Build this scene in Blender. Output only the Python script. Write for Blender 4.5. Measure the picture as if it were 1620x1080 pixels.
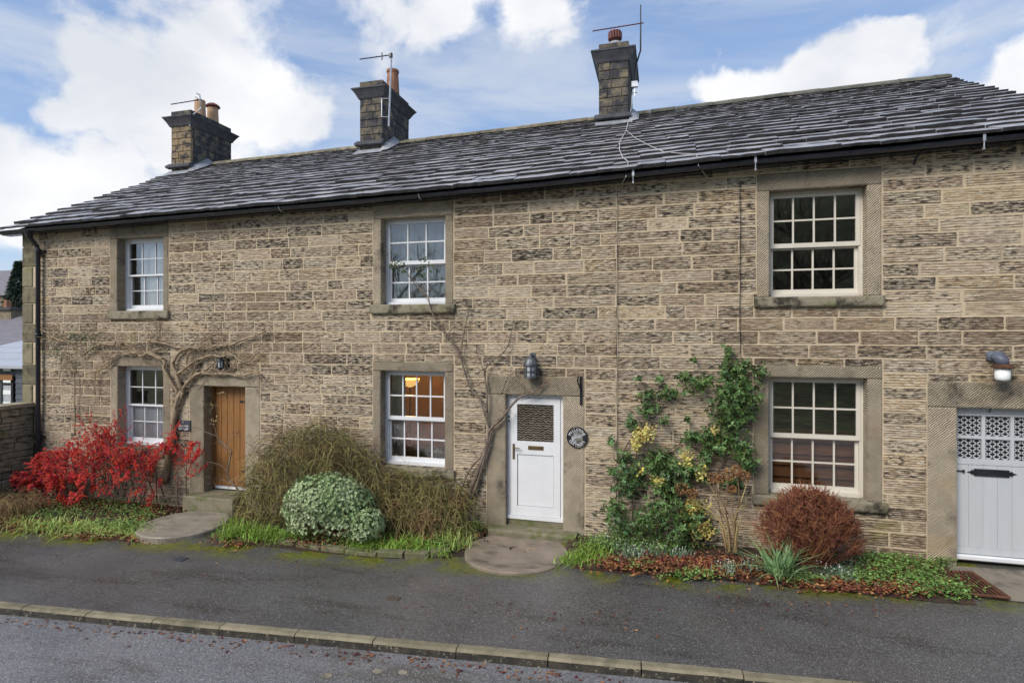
import bpy, math, random
from mathutils import Vector, Matrix, noise
from math import sin, cos, pi, radians, sqrt
R = random.Random(7)
for o in list(bpy.data.objects): bpy.data.objects.remove(o)
S = bpy.context.scene
C = S.collection

# ------------------------------------------------------------------ survey of the place
# facade plane is Y = 0, X runs along the terrace, Z up; the pavement is near Z = 0
F, CX, CY, PHI, CD, CH = 890.0, 810.0, 530.0, radians(15), 8.82, 3.21
EYE = Vector((0, -CD, CH))
def ray(px, py):
    r = (px - CX) / F; u = (CY - py) / F
    return Vector((r*cos(PHI) - sin(PHI), r*sin(PHI) + cos(PHI), u))
def W(px, py, Y=0.0):                       # measured point on the vertical plane at depth Y
    d = ray(px, py); return EYE + d * ((Y + CD) / d.y)
SL = 0.02
def zg(X): return SL * (X + 2.2)            # the street rises gently to the right
def G(px, py, dz=0.0):                      # measured point on the ground
    d = ray(px, py); t = (SL*2.2 + dz - CH) / (d.z - SL*d.x)
    return EYE + d*t
def XW(px, Y=0.0): return W(px, CY, Y).x
def ZW(px, py, Y=0.0): return W(px, py, Y).z

# ------------------------------------------------------------------ camera
cam = bpy.data.objects.new('camera', bpy.data.cameras.new('camera')); C.objects.link(cam)
cam.location = EYE; cam.rotation_euler = (radians(90), 0, PHI)
cam.data.sensor_width = 36; cam.data.lens = F/1620*36; cam.data.shift_y = -10/1620
cam.data.clip_start = 0.05; cam.data.clip_end = 3000
S.camera = cam
S.view_settings.view_transform = 'Standard'; S.view_settings.look = 'None'
S.view_settings.gamma = 1; S.view_settings.exposure = 1.42
S.render.resolution_x = 1024; S.render.resolution_y = 682
S.cycles.max_bounces = 8; S.cycles.transparent_max_bounces = 16

# ------------------------------------------------------------------ sky and sun
SUN_EL, SUN_AZ = radians(40), radians(-150)     # azimuth measured from +Y towards +X: behind and left of the viewer
world = bpy.data.worlds.new('World'); S.world = world; world.use_nodes = True
def make_world():
    nt = world.node_tree; N = nt.nodes; L = nt.links
    for n in list(N): N.remove(n)
    out = N.new('ShaderNodeOutputWorld'); bg = N.new('ShaderNodeBackground'); bg.inputs[1].default_value = 0.075
    sky = N.new('ShaderNodeTexSky'); sky.sky_type = 'NISHITA'; sky.sun_disc = False
    sky.sun_elevation = SUN_EL; sky.sun_rotation = SUN_AZ
    sky.air_density = 1.0; sky.dust_density = 0.6; sky.ozone_density = 2.5
    tc = N.new('ShaderNodeTexCoord')
    def math_(op, a, b=None, clamp=False):
        m = N.new('ShaderNodeMath'); m.operation = op; m.use_clamp = clamp
        for i, v in enumerate((a, b)):
            if v is None: continue
            if isinstance(v, (int, float)): m.inputs[i].default_value = v
            else: L.new(v, m.inputs[i])
        return m.outputs[0]
    def fbm(scale, off, stretch, detail=9, rough=0.55, dist=0.2):
        mp = N.new('ShaderNodeMapping'); mp.inputs['Location'].default_value = off; mp.inputs['Scale'].default_value = stretch
        L.new(tc.outputs['Generated'], mp.inputs[0])
        n = N.new('ShaderNodeTexNoise'); n.inputs['Scale'].default_value = scale; n.inputs['Detail'].default_value = detail
        n.inputs['Roughness'].default_value = rough; n.inputs['Distortion'].default_value = dist
        L.new(mp.outputs[0], n.inputs['Vector']); return n.outputs['Fac']
    big = fbm(1.9, (3.1, 1.7, 0.4), (1, 1, 1.7), 3, .5)
    fine = fbm(5.5, (0.3, 2.2, 5.1), (1, 1, 1.5), 11, .6, .35)
    # heaped cumulus banks; a broken field of the same clouds goes on all round the sky
    banks = [((300, 105), 8), ((390, 170), 7), ((215, 140), 6), ((310, 190), 6.5), ((60, 320), 6.5), ((160, 300), 5), ((1295, 105), 4.6), ((1225, 150), 5),
             ((1345, 130), 4), ((1160, 165), 3.6), ((600, -10), 6), ((700, 15), 6), ((830, 5), 5.5), ((990, 175), 3), ((1600, 150), 5), ((455, 160), 4.5)]
    mx = None
    wob = N.new('ShaderNodeTexNoise'); wob.inputs['Scale'].default_value = 7; wob.inputs['Detail'].default_value = 6; L.new(tc.outputs['Generated'], wob.inputs['Vector'])
    sub = N.new('ShaderNodeVectorMath'); sub.operation = 'SUBTRACT'; L.new(wob.outputs['Color'], sub.inputs[0]); sub.inputs[1].default_value = (.5, .5, .5)
    scl = N.new('ShaderNodeVectorMath'); scl.operation = 'SCALE'; L.new(sub.outputs[0], scl.inputs[0]); scl.inputs['Scale'].default_value = .24
    wad = N.new('ShaderNodeVectorMath'); wad.operation = 'ADD'; L.new(tc.outputs['Generated'], wad.inputs[0]); L.new(scl.outputs[0], wad.inputs[1])
    for (p, rad) in banks:
        d = ray(*p).normalized()
        v = N.new('ShaderNodeVectorMath'); v.operation = 'DOT_PRODUCT'
        nv = N.new('ShaderNodeVectorMath'); nv.operation = 'NORMALIZE'; L.new(wad.outputs[0], nv.inputs[0])
        L.new(nv.outputs[0], v.inputs[0]); v.inputs[1].default_value = d
        mr = N.new('ShaderNodeMapRange'); L.new(v.outputs['Value'], mr.inputs[0])
        mr.inputs[1].default_value = cos(radians(rad)); mr.inputs[2].default_value = cos(radians(rad*0.25))
        mx = mr.outputs[0] if mx is None else math_('MAXIMUM', mx, mr.outputs[0])
    cov = math_('ADD', math_('ADD', math_('MULTIPLY', big, 0.55), math_('MULTIPLY', fine, 0.75)), math_('MULTIPLY', mx, 0.33))
    mr = N.new('ShaderNodeMapRange'); mr.interpolation_type = 'SMOOTHSTEP'; L.new(cov, mr.inputs[0])
    mr.inputs[1].default_value = 0.76; mr.inputs[2].default_value = 0.95
    # body colour of the clouds: white heads, pale grey folds
    fold = fbm(3.2, (0.3, 2.2, 5.35), (1, 1, 1.6), 6, .55, .3)
    cr = N.new('ShaderNodeValToRGB'); L.new(fold, cr.inputs[0])
    cr.color_ramp.elements[0].position = .36; cr.color_ramp.elements[0].color = (3.8, 3.95, 4.25, 1)
    cr.color_ramp.elements[1].position = .60; cr.color_ramp.elements[1].color = (5.1, 5.1, 5.15, 1)
    veil = fbm(2.4, (7.3, 0.7, 2.4), (1, 1, 4.5), 7, .6, .6)
    vr = N.new('ShaderNodeMapRange'); vr.interpolation_type = 'SMOOTHSTEP'; L.new(veil, vr.inputs[0]); vr.inputs[1].default_value = .36; vr.inputs[2].default_value = .70; vr.inputs[3].default_value = .12; vr.inputs[4].default_value = .75
    thin = math_('MULTIPLY', mr.outputs[0], 0.97)
    blue = N.new('ShaderNodeMixRGB'); blue.inputs[0].default_value = 0.5; L.new(sky.outputs[0], blue.inputs[1]); blue.inputs[2].default_value = (1.15, 1.9, 3.5, 1)
    hazec = N.new('ShaderNodeMixRGB'); L.new(vr.outputs[0], hazec.inputs[0]); L.new(blue.outputs[0], hazec.inputs[1]); hazec.inputs[2].default_value = (3.3, 3.6, 4.1, 1)
    mix = N.new('ShaderNodeMixRGB'); L.new(thin, mix.inputs[0]); L.new(hazec.outputs[0], mix.inputs[1]); L.new(cr.outputs[0], mix.inputs[2])
    L.new(mix.outputs[0], bg.inputs[0]); L.new(bg.outputs[0], out.inputs[0])
make_world()
sun = bpy.data.objects.new('sun', bpy.data.lights.new('sun', 'SUN')); C.objects.link(sun)
sun.data.energy = 1.3; sun.data.angle = radians(28); sun.data.color = (1, .93, .83)
sd = Vector((sin(SUN_AZ)*cos(SUN_EL), cos(SUN_AZ)*cos(SUN_EL), sin(SUN_EL)))
sun.rotation_euler = sd.to_track_quat('Z', 'Y').to_euler(); sun.location = (0, -20, 30)

# ------------------------------------------------------------------ builders
STUFF_PARTS = {'twigs', 'flowers', 'leaves', 'berries', 'green_leaves', 'yellow_leaves', 'petals', 'stems', 'flower_heads'}
class MB:
    def __init__(s): s.v = []; s.f = []; s.m = []
    def add(s, vs, fs, mi=0):
        b = len(s.v); s.v += [tuple(p) for p in vs]
        for f in fs: s.f.append(tuple(i+b for i in f)); s.m.append(mi)
        return s
    def box(s, x0, x1, y0, y1, z0, z1, mi=0):
        return s.add([(x0,y0,z0),(x1,y0,z0),(x1,y1,z0),(x0,y1,z0),(x0,y0,z1),(x1,y0,z1),(x1,y1,z1),(x0,y1,z1)],
                     [(3,2,1,0),(4,5,6,7),(0,1,5,4),(1,2,6,5),(2,3,7,6),(3,0,4,7)], mi)
    def bev(s, x0, x1, y0, y1, z0, z1, c=.01, mi=0):        # box whose front (-Y) edges are chamfered
        return s.add([(x0,y1,z0),(x1,y1,z0),(x1,y1,z1),(x0,y1,z1),(x0,y0+c,z0),(x1,y0+c,z0),(x1,y0+c,z1),(x0,y0+c,z1),
                      (x0+c,y0,z0+c),(x1-c,y0,z0+c),(x1-c,y0,z1-c),(x0+c,y0,z1-c)],
                     [(0,3,2,1),(0,1,5,4),(1,2,6,5),(2,3,7,6),(3,0,4,7),(4,5,9,8),(5,6,10,9),(6,7,11,10),(7,4,8,11),(8,9,10,11)], mi)
    def rough(s, x0, x1, y0, y1, z0, z1, c=.012, step=.13, amp=.004, mi=0):   # dressed block with a worn, slightly uneven face
        nx = max(2, int((x1-x0)/step)+1); nz_ = max(2, int((z1-z0)/step)+1); b = len(s.v); sd_ = x0*3.1+z0*7.7
        xs = [x0] + [x0+c+(x1-x0-2*c)*i/nx for i in range(nx+1)] + [x1]; zs = [z0] + [z0+c+(z1-z0-2*c)*i/nz_ for i in range(nz_+1)] + [z1]
        W_ = len(xs)
        for j, z in enumerate(zs):
            for i, x in enumerate(xs):
                e = i in (0, W_-1) or j in (0, len(zs)-1); q = noise.noise(Vector((x*6+sd_, z*6, 2.2)))
                y = y0 + (c*(.7+.6*abs(q)) if e else amp*q*1.5); k = abs(noise.noise(Vector((x*9, z*9, sd_))))
                dx = (k*.012 if i == 1 else -k*.012 if i == W_-2 else 0); dz = (k*.012 if j == 1 else -k*.012 if j == len(zs)-2 else 0)
                s.v.append((x+dx, y, z+dz))
        for j in range(len(zs)-1):
            for i in range(W_-1): a = b+j*W_+i; s.f.append((a, a+1, a+W_+1, a+W_)); s.m.append(mi)
        bd = [b+i for i in range(W_)] + [b+j*W_+W_-1 for j in range(1, len(zs))] + [b+(len(zs)-1)*W_+i for i in range(W_-2, -1, -1)] + [b+j*W_ for j in range(len(zs)-2, 0, -1)]
        b1 = len(s.v)
        for i in bd: s.v.append((s.v[i][0], y1, s.v[i][2]))
        n = len(bd)
        for i in range(n): s.f.append((bd[(i+1) % n], bd[i], b1+i, b1+(i+1) % n)); s.m.append(mi)
        s.f.append(tuple(b1+i for i in range(n-1, -1, -1))); s.m.append(mi)
        return s
    def tube(s, pts, rads, n=5, mi=0, cap=True):
        pts = [Vector(p) for p in pts]
        if isinstance(rads, (int, float)): rads = [rads]*len(pts)
        b = len(s.v); up = Vector((.31, .17, .93))
        for i, p in enumerate(pts):
            d = pts[min(i+1, len(pts)-1)] - pts[max(i-1, 0)]
            if d.length < 1e-9: d = Vector((0, 0, 1))
            d.normalize(); a = d.cross(up)
            if a.length < .05: a = d.cross(Vector((1, 0, 0)))
            a.normalize(); c = d.cross(a)
            for k in range(n):
                t = 2*pi*k/n; s.v.append(tuple(p + (a*cos(t) + c*sin(t))*rads[i]))
        for i in range(len(pts)-1):
            for k in range(n):
                k2 = (k+1) % n
                s.f.append((b+i*n+k, b+i*n+k2, b+(i+1)*n+k2, b+(i+1)*n+k)); s.m.append(mi)
        if cap and n > 2:
            s.f.append(tuple(b+k for k in range(n))[::-1]); s.m.append(mi)
            e = b+(len(pts)-1)*n; s.f.append(tuple(e+k for k in range(n))); s.m.append(mi)
        return s
    def lathe(s, c, prof, n=16, mi=0):                      # prof: (radius, z)
        c = Vector(c); b = len(s.v)
        for r, z in prof:
            for k in range(n): t = 2*pi*k/n; s.v.append((c.x + r*cos(t), c.y + r*sin(t), c.z + z))
        for i in range(len(prof)-1):
            for k in range(n):
                k2 = (k+1) % n; s.f.append((b+i*n+k, b+i*n+k2, b+(i+1)*n+k2, b+(i+1)*n+k)); s.m.append(mi)
        s.f.append(tuple(b+k for k in range(n))[::-1]); s.m.append(mi)
        e = b+(len(prof)-1)*n; s.f.append(tuple(e+k for k in range(n))); s.m.append(mi)
        return s
    def leaf(s, p, d, n, l, w, fold=.25, mi=0):             # folded pointed leaf
        d = d.normalized(); sd_ = d.cross(n)
        if sd_.length < 1e-4: sd_ = d.cross(Vector((1, .3, .2)))
        sd_.normalize(); nn = sd_.cross(d)
        m = p + d*l*.45
        return s.add([p, m + sd_*w*.5 + nn*w*fold, p + d*l - nn*l*.08, m - sd_*w*.5 + nn*w*fold], [(0,1,2), (0,2,3)], mi)
    def blade(s, p, d, l, w, droop, mi=0, seg=4):           # grass or strap leaf
        d = d.normalized(); sd_ = d.cross(Vector((0, 0, 1)))
        if sd_.length < .05: sd_ = Vector((R.uniform(-1, 1), R.uniform(-1, 1), 0))
        sd_.normalize(); b = len(s.v); hd = Vector((d.x, d.y, 0))
        if hd.length < .01: hd = Vector((R.uniform(-1, 1), R.uniform(-1, 1), 0))
        hd.normalize()
        for i in range(seg+1):
            t = i/seg; q = p + d*l*t + hd*droop*l*t*t*.5 - Vector((0, 0, 1))*droop*l*t*t
            ww = w*(1-t)**.6*.5 + .0004
            s.v += [tuple(q + sd_*ww), tuple(q - sd_*ww)]
        for i in range(seg): s.f.append((b+2*i, b+2*i+1, b+2*i+3, b+2*i+2)); s.m.append(mi)
        return s
    def octa(s, p, r, mi=0):
        p = Vector(p)
        return s.add([p+Vector(q)*r for q in ((1,0,0),(-1,0,0),(0,1,0),(0,-1,0),(0,0,1),(0,0,-1))],
                     [(0,2,4),(2,1,4),(1,3,4),(3,0,4),(2,0,5),(1,2,5),(3,1,5),(0,3,5)], mi)
    def mesh(s, name, mats, smooth=False):
        me = bpy.data.meshes.new(name); me.from_pydata(s.v, [], s.f)
        for m in (mats if isinstance(mats, (list, tuple)) else [mats]): me.materials.append(m)
        me.polygons.foreach_set('material_index', s.m)
        if smooth: me.polygons.foreach_set('use_smooth', [True]*len(s.f))
        me.update(); return me
    def build(s, name, mats, parent=None, smooth=False):
        o = link(name, s.mesh(name, mats, smooth), parent)
        if parent and name in STUFF_PARTS: o['kind'] = 'stuff'
        return o
def link(name, me, parent=None, mw=None):
    o = bpy.data.objects.new(name, me); C.objects.link(o)
    if parent: o.parent = parent
    if mw is not None: o.matrix_local = mw
    return o
def tag(o, label=None, cat=None, group=None, kind=None):
    if label: o['label'] = label
    if cat: o['category'] = cat
    if group: o['group'] = group
    if kind: o['kind'] = kind
    return o
def thing(name, label, cat, loc=(0, 0, 0), group=None):
    o = bpy.data.objects.new(name, None); C.objects.link(o); o.empty_display_size = .1
    o.location = loc
    return tag(o, label, cat, group)
def rv(a=1.0): return Vector((R.uniform(-a, a), R.uniform(-a, a), R.uniform(-a, a)))

# ------------------------------------------------------------------ materials
def mat(name, c1, c2=None, scale=4, rough=.8, bump=0., bscale=60, rnd=0., isl=0., stretch=(1, 1, 1), spec=.35, stain=None, sscale=3,
        sstretch=(1, 1, 1), slo=.5, shi=.7, metal=0., sss=0., bdist=.01, local=False, wave=None, ramp=None, rr=None, moss=None, big=None, srnd=0.):
    m = bpy.data.materials.new(name); m.use_nodes = True; nt = m.node_tree; N = nt.nodes; L = nt.links
    b = N['Principled BSDF']; b.inputs['Roughness'].default_value = rough; b.inputs['Metallic'].default_value = metal
    b.inputs['Specular IOR Level'].default_value = spec
    if local: pos = N.new('ShaderNodeTexCoord').outputs['Object']
    else: pos = N.new('ShaderNodeNewGeometry').outputs['Position']
    def nz(sc, st, det=5, rg=.6):
        mp = N.new('ShaderNodeMapping'); mp.inputs['Scale'].default_value = st; L.new(pos, mp.inputs[0])
        n = N.new('ShaderNodeTexNoise'); n.inputs['Scale'].default_value = sc; n.inputs['Detail'].default_value = det; n.inputs['Roughness'].default_value = rg
        L.new(mp.outputs[0], n.inputs['Vector']); return n.outputs['Fac']
    def mp_(src, lo, hi, a=0., b_=1.):
        r = N.new('ShaderNodeMapRange'); r.interpolation_type = 'SMOOTHSTEP'; L.new(src, r.inputs[0])
        for i, v in enumerate((lo, hi, a, b_)): r.inputs[i+1].default_value = v
        return r.outputs[0]
    def mixc(f, a, b_):
        x = N.new('ShaderNodeMixRGB')
        for i, v in enumerate((f, a, b_)):
            if isinstance(v, tuple): x.inputs[i].default_value = (*v[:3], 1)
            elif isinstance(v, (int, float)): x.inputs[i].default_value = v
            else: L.new(v, x.inputs[i])
        return x.outputs[0]
    oi = None
    if ramp:
        oi = N.new('ShaderNodeObjectInfo'); cr = N.new('ShaderNodeValToRGB'); cr.color_ramp.interpolation = 'LINEAR'
        L.new(oi.outputs['Random'], cr.inputs[0]); e = cr.color_ramp.elements
        while len(e) < len(ramp): e.new(.5)
        for i, c in enumerate(ramp): e[i].position = i/(len(ramp)-1); e[i].color = (*c, 1)
        base = cr.outputs[0]
        if c2: base = mixc(mp_(nz(scale, stretch), .4, .68), base, c2)
    else:
        base = mixc(mp_(nz(scale, stretch), .35, .65), c1, c2 or c1)
    if stain:
        sn = nz(sscale, sstretch, 7, .65)
        if srnd:                                            # some stones are blackened, others nearly clean
            def m1(op, a, b2):
                q = N.new('ShaderNodeMath'); q.operation = op
                for i_, v in enumerate((a, b2)):
                    if isinstance(v, (int, float)): q.inputs[i_].default_value = v
                    else: L.new(v, q.inputs[i_])
                return q.outputs[0]
            sn = m1('ADD', sn, m1('MULTIPLY', m1('SUBTRACT', m1('FRACT', m1('MULTIPLY', oi.outputs['Random'], 37.7), 0), .5), srnd))
        base = mixc(mp_(sn, slo, shi), base, stain)
    if big: base = mixc(mp_(nz(big[1], (1, 1, 1.6), 4, .6), big[2], big[3], 0, big[4]), base, big[0])
    if moss: base = mixc(mp_(nz(moss[1], (1, 1, 1), 8, .7), moss[2], moss[3]), base, moss[0])
    val = None
    if rnd:
        oi = oi or N.new('ShaderNodeObjectInfo'); val = mp_(oi.outputs['Random'], 0, 1, 1-rnd, 1+rnd)
    if isl:
        gi = N.new('ShaderNodeNewGeometry'); val = mp_(gi.outputs['Random Per Island'], 0, 1, 1-isl, 1+isl)
    if val is not None:
        hs = N.new('ShaderNodeHueSaturation'); L.new(val, hs.inputs['Value']); L.new(base, hs.inputs['Color'])
        if isl:
            L.new(mp_(gi.outputs['Random Per Island'], 0, 1, .5-isl*.06, .5+isl*.06), hs.inputs['Hue'])
        base = hs.outputs[0]
    L.new(base, b.inputs['Base Color'])
    if rr: L.new(mp_(nz(rr[0], (1, 1, 1), 4), .4, .62, rr[1], rr[2]), b.inputs['Roughness'])
    if bump:
        bp = N.new('ShaderNodeBump'); bp.inputs['Strength'].default_value = bump; bp.inputs['Distance'].default_value = bdist
        if wave:                                            # chiselled tooling: (scale, axis rotation, distortion)
            mp = N.new('ShaderNodeMapping'); mp.inputs['Rotation'].default_value = (0, wave[1], 0); L.new(pos, mp.inputs[0])
            wv = N.new('ShaderNodeTexWave'); wv.bands_direction = 'Z'; wv.inputs['Scale'].default_value = wave[0]
            wv.inputs['Distortion'].default_value = wave[2]; wv.inputs['Detail'].default_value = 3; wv.inputs['Detail Scale'].default_value = 1.5
            L.new(mp.outputs[0], wv.inputs['Vector'])
            ad = N.new('ShaderNodeMath'); L.new(wv.outputs['Fac'], ad.inputs[0]); L.new(nz(bscale, stretch), ad.inputs[1]); L.new(ad.outputs[0], bp.inputs['Height'])
        else: L.new(nz(bscale, stretch, 6, .65), bp.inputs['Height'])
        L.new(bp.outputs[0], b.inputs['Normal'])
    return m

STONE_TONES = [(.44,.345,.235), (.31,.245,.18), (.46,.38,.27), (.21,.155,.115), (.40,.33,.24), (.31,.21,.14), (.48,.385,.265), (.19,.145,.11), (.43,.31,.18), (.37,.305,.22), (.27,.205,.145), (.45,.355,.235)]
M = {}
M['stone'] = mat('gritstone', None, (.58,.515,.405), 4.5, .92, .7, 30, ramp=STONE_TONES, stretch=(2.0, 1, 9), stain=(.045,.038,.034), sscale=3.6,
                 sstretch=(2.6, 1, 9), slo=.475, shi=.64, spec=.2, bdist=.010, moss=((.27,.235,.10), .55, .60, .80), big=((.20,.14,.09), .5, .44, .70, .62), srnd=.12)
M['mortar'] = mat('lime_mortar', (.55,.45,.315), (.47,.385,.268), 7, .95, .6, 50, stain=(.30,.25,.185), sscale=1.3, slo=.5, shi=.75, spec=.15)
M['dressed'] = mat('dressed_stone', (.48,.405,.30), (.38,.32,.24), 4, .92, 1., 30, stain=(.12,.10,.08), sscale=2.2, slo=.53, shi=.75, spec=.2,
                   wave=(13, radians(42), 2.6), bdist=.020, rnd=.18, big=((.44,.31,.17), .9, .54, .74, .5), moss=((.16,.16,.07), 1.4, .58, .74))
M['sill'] = mat('sill_stone', (.34,.30,.22), (.25,.22,.16), 5, .92, .9, 30, stain=(.055,.05,.04), sscale=5, slo=.46, shi=.66, spec=.2,
                wave=(16, radians(40), 3.0), moss=((.17,.18,.06), 3, .5, .7))
M['quoin'] = mat('quoin_stone', None, (.2,.18,.11), 6, .93, .8, 25, ramp=[(.30,.25,.16), (.13,.105,.075), (.26,.22,.14), (.1,.085,.06), (.22,.18,.12)],
                 stain=(.06,.055,.04), sscale=4, slo=.5, shi=.7, moss=((.19,.19,.08), 2.5, .52, .68))
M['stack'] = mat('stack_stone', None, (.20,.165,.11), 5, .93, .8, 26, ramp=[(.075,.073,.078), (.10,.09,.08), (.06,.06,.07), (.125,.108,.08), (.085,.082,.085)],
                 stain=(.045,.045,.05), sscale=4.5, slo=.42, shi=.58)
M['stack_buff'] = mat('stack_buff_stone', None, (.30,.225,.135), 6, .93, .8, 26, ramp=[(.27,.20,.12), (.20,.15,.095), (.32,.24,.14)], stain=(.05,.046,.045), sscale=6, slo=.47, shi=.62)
M['stack_mortar'] = mat('stack_mortar', (.26,.205,.135), (.09,.08,.07), 5, .95, .5, 40)
M['cornice'] = mat('cornice_stone', (.085,.085,.095), (.055,.056,.065), 6, .75, .5, 30, stain=(.16,.15,.14), sscale=5, slo=.58, shi=.75)
M['slate'] = mat('stone_slate', None, (.30,.295,.305), 6, .4, .3, 28, ramp=[(.30,.30,.32), (.40,.395,.415), (.20,.198,.215), (.46,.455,.465), (.33,.325,.34)],
                 stain=(.08,.076,.078), sscale=1.6, slo=.52, shi=.72, spec=.6, rr=(3.5, .28, .5), moss=((.075,.08,.035), 1.7, .64, .76))  # pale tones carry the white sky sheen of the slate tops
M['slateedge'] = mat('shaded_slate_edge', (.016,.015,.018), (.034,.031,.031), 9, .7, .6, 40)  # near-black front edges: shade between the courses put into the colour
M['deck'] = mat('roof_boards', (.03,.028,.026))
M['ridge'] = mat('ridge_stone', (.30,.255,.18), (.17,.155,.11), 5, .9, .7, 25, stain=(.09,.085,.07), sscale=4, slo=.5, shi=.7, rnd=.25, moss=((.14,.15,.06), 2, .56, .7))
M['ridge_grey'] = mat('weathered_ridge_stone', (.15,.145,.115), (.10,.1,.085), 5, .9, .7, 25, rnd=.2)
M['lead'] = mat('lead_flashing', (.33,.34,.36), (.22,.23,.25), 5, .55, .4, 20, stain=(.45,.44,.42), sscale=6, slo=.55, shi=.7)
M['white'] = mat('white_upvc', (.72,.73,.75), (.68,.69,.71), 3, .35, spec=.5)
M['cream'] = mat('cream_paint', (.64,.595,.515), (.59,.55,.475), 3, .45, spec=.45)
M['greypaint'] = mat('grey_paint', (.50,.52,.54), (.47,.49,.51), 2, .45, .12, 14, stretch=(8, 1, .6), spec=.45)
M['oak'] = mat('oak_boards', (.30,.145,.048), (.22,.10,.033), 5, .5, .3, 12, stretch=(14, 6, .8), rnd=.12, spec=.4)
M['black'] = mat('black_paint', (.012,.012,.016), (.02,.02,.026), 6, .35, spec=.5)
M['gutter'] = mat('black_gutter', (.014,.016,.026), (.022,.024,.036), 4, .22, spec=.7)
M['galv'] = mat('galvanised', (.55,.56,.58), (.42,.43,.45), 12, .4, metal=.7)
M['brass'] = mat('tarnished_brass', (.23,.16,.08), (.16,.11,.06), 20, .4, metal=.8)
M['terracotta'] = mat('terracotta', (.33,.155,.085), (.25,.12,.07), 6, .8, .3, 30, stain=(.16,.11,.08), sscale=6)
M['buffpot'] = mat('buff_clay', (.50,.33,.20), (.42,.27,.16), 6, .8, .3, 30)
M['redpot'] = mat('red_clay', (.16,.045,.035), (.12,.035,.03), 6, .5)
M['rust'] = mat('rusty_iron', (.13,.055,.028), (.06,.032,.022), 14, .8, .5, 50)
M['cable'] = mat('white_cable', (.46,.45,.43))
M['plaster'] = mat('interior_plaster', (.42,.39,.34), None, 2, .9)
M['warmplaster'] = mat('ochre_plaster', (.50,.30,.12), (.45,.26,.10), 2, .9)
M['floorwood'] = mat('interior_floor', (.13,.08,.05), (.10,.06,.035), 4, .6, stretch=(1, 8, 1))
M['curtain'] = mat('white_curtain', (.90,.91,.93), None, 2, .9)
M['drape'] = mat('grey_drape', (.42,.43,.42), (.36,.37,.36), 3, .9)
M['walnut'] = mat('brown_wood', (.60,.28,.12), (.45,.20,.085), 4, .5, stretch=(1, 1, 12))
M['blind'] = mat('dark_blind', (.06,.055,.05), None, 3, .5)
M['vine'] = mat('vine_bark', (.37,.285,.19), (.21,.155,.10), 9, .9, .8, 60, stretch=(1, 1, .4))
M['bark'] = mat('dark_bark', (.15,.105,.075), (.09,.065,.05), 9, .9, .6, 60)
M['greybark'] = mat('grey_bark', (.22,.175,.14), (.12,.09,.07), 8, .9, .6, 60, stain=(.16,.06,.03), sscale=7, slo=.56, shi=.7)
M['berry'] = mat('red_berries', (.74,.016,.02), (.58,.01,.015), 8, .4, isl=.35, spec=.5)
M['redleaf'] = mat('red_leaves', (.62,.026,.022), (.38,.02,.018), 5, .6, isl=.4)
M['greenleaf'] = mat('small_green_leaves', (.10,.13,.035), (.06,.09,.025), 5, .55, isl=.4)
M['jasmine'] = mat('jasmine_stems', (.25,.17,.075), (.15,.135,.05), 3, .8, isl=.65)
M['straw'] = mat('straw_stems', (.30,.205,.10), (.22,.15,.075), 5, .85, isl=.35)
M['yellowflower'] = mat('yellow_flowers', (.62,.47,.08), (.5,.4,.07), 5, .6, isl=.2)
M['hebe'] = mat('variegated_leaves', (.42,.48,.28), (.27,.37,.16), 2.5, .5, isl=.35)
M['evergreen'] = mat('evergreen_leaves', (.12,.185,.05), (.065,.12,.04), 3, .4, isl=.55, spec=.4)
M['paleleaf'] = mat('yellow_leaves', (.60,.47,.12), (.50,.45,.16), 4, .55, isl=.3)
M['deadhead'] = mat('dead_flower_heads', (.32,.15,.06), (.22,.11,.05), 9, .9, isl=.4)
M['twig'] = mat('red_brown_twigs', (.24,.085,.045), (.16,.06,.034), 5, .8, isl=.4)
M['grass'] = mat('lush_grass', (.25,.37,.06), (.17,.28,.04), 2.2, .5, isl=.4)
M['palegrass'] = mat('pale_grass', (.38,.46,.13), (.27,.37,.08), 2.2, .5, isl=.35)
M['strap'] = mat('strap_leaves', (.22,.34,.15), (.15,.25,.10), 3, .45, isl=.3)
M['snowleaf'] = mat('snowdrop_leaves', (.22,.30,.19), (.15,.22,.14), 3, .5, isl=.3)
M['petal'] = mat('white_petals', (.82,.84,.82), None, 3, .6)
M['weed'] = mat('ground_weeds', (.19,.28,.07), (.11,.19,.045), 3, .55, isl=.45)
M['litter'] = mat('fallen_leaves', (.28,.09,.042), (.13,.052,.03), 6, .65, isl=.55)
M['soil'] = mat('dark_soil', (.045,.032,.022), (.075,.05,.034), 6, .95, 1., 25, stain=(.11,.05,.028), sscale=9, slo=.5, shi=.66, bdist=.03)
M['millstone'] = mat('millstone_grit', (.27,.215,.165), (.20,.165,.125), 3, .62, .7, 45, stain=(.11,.09,.07), sscale=2.2, sstretch=(1, 2.2, 1), slo=.5, shi=.7, rr=(2, .45, .8))
M['slab'] = mat('worn_slab', (.30,.26,.205), (.22,.19,.15), 2.5, .6, .5, 45, stain=(.15,.13,.105), sscale=2.2, sstretch=(1, 2.5, 1), slo=.5, shi=.7, rr=(2, .4, .75))
M['step'] = mat('mossy_step', (.22,.19,.135), (.16,.15,.09), 4, .85, .8, 30, stain=(.10,.12,.035), sscale=3.5, slo=.48, shi=.66)
M['kerb'] = mat('kerb_stone', (.27,.235,.155), (.19,.165,.11), 5, .85, .8, 90, stain=(.13,.12,.075), sscale=2.6, slo=.5, shi=.72, rnd=.06)
M['kerbface'] = mat('grimy_shaded_kerb_face', (.06,.053,.04), (.03,.027,.023), 9, .6, 1., 90, stain=(.24,.21,.15), sscale=22, slo=.56, shi=.66)  # upright face: grime and its shade put together into one dark colour
M['edging'] = mat('edging_stone', (.11,.12,.05), (.17,.15,.1), 6, .9, .8, 30)
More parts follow.
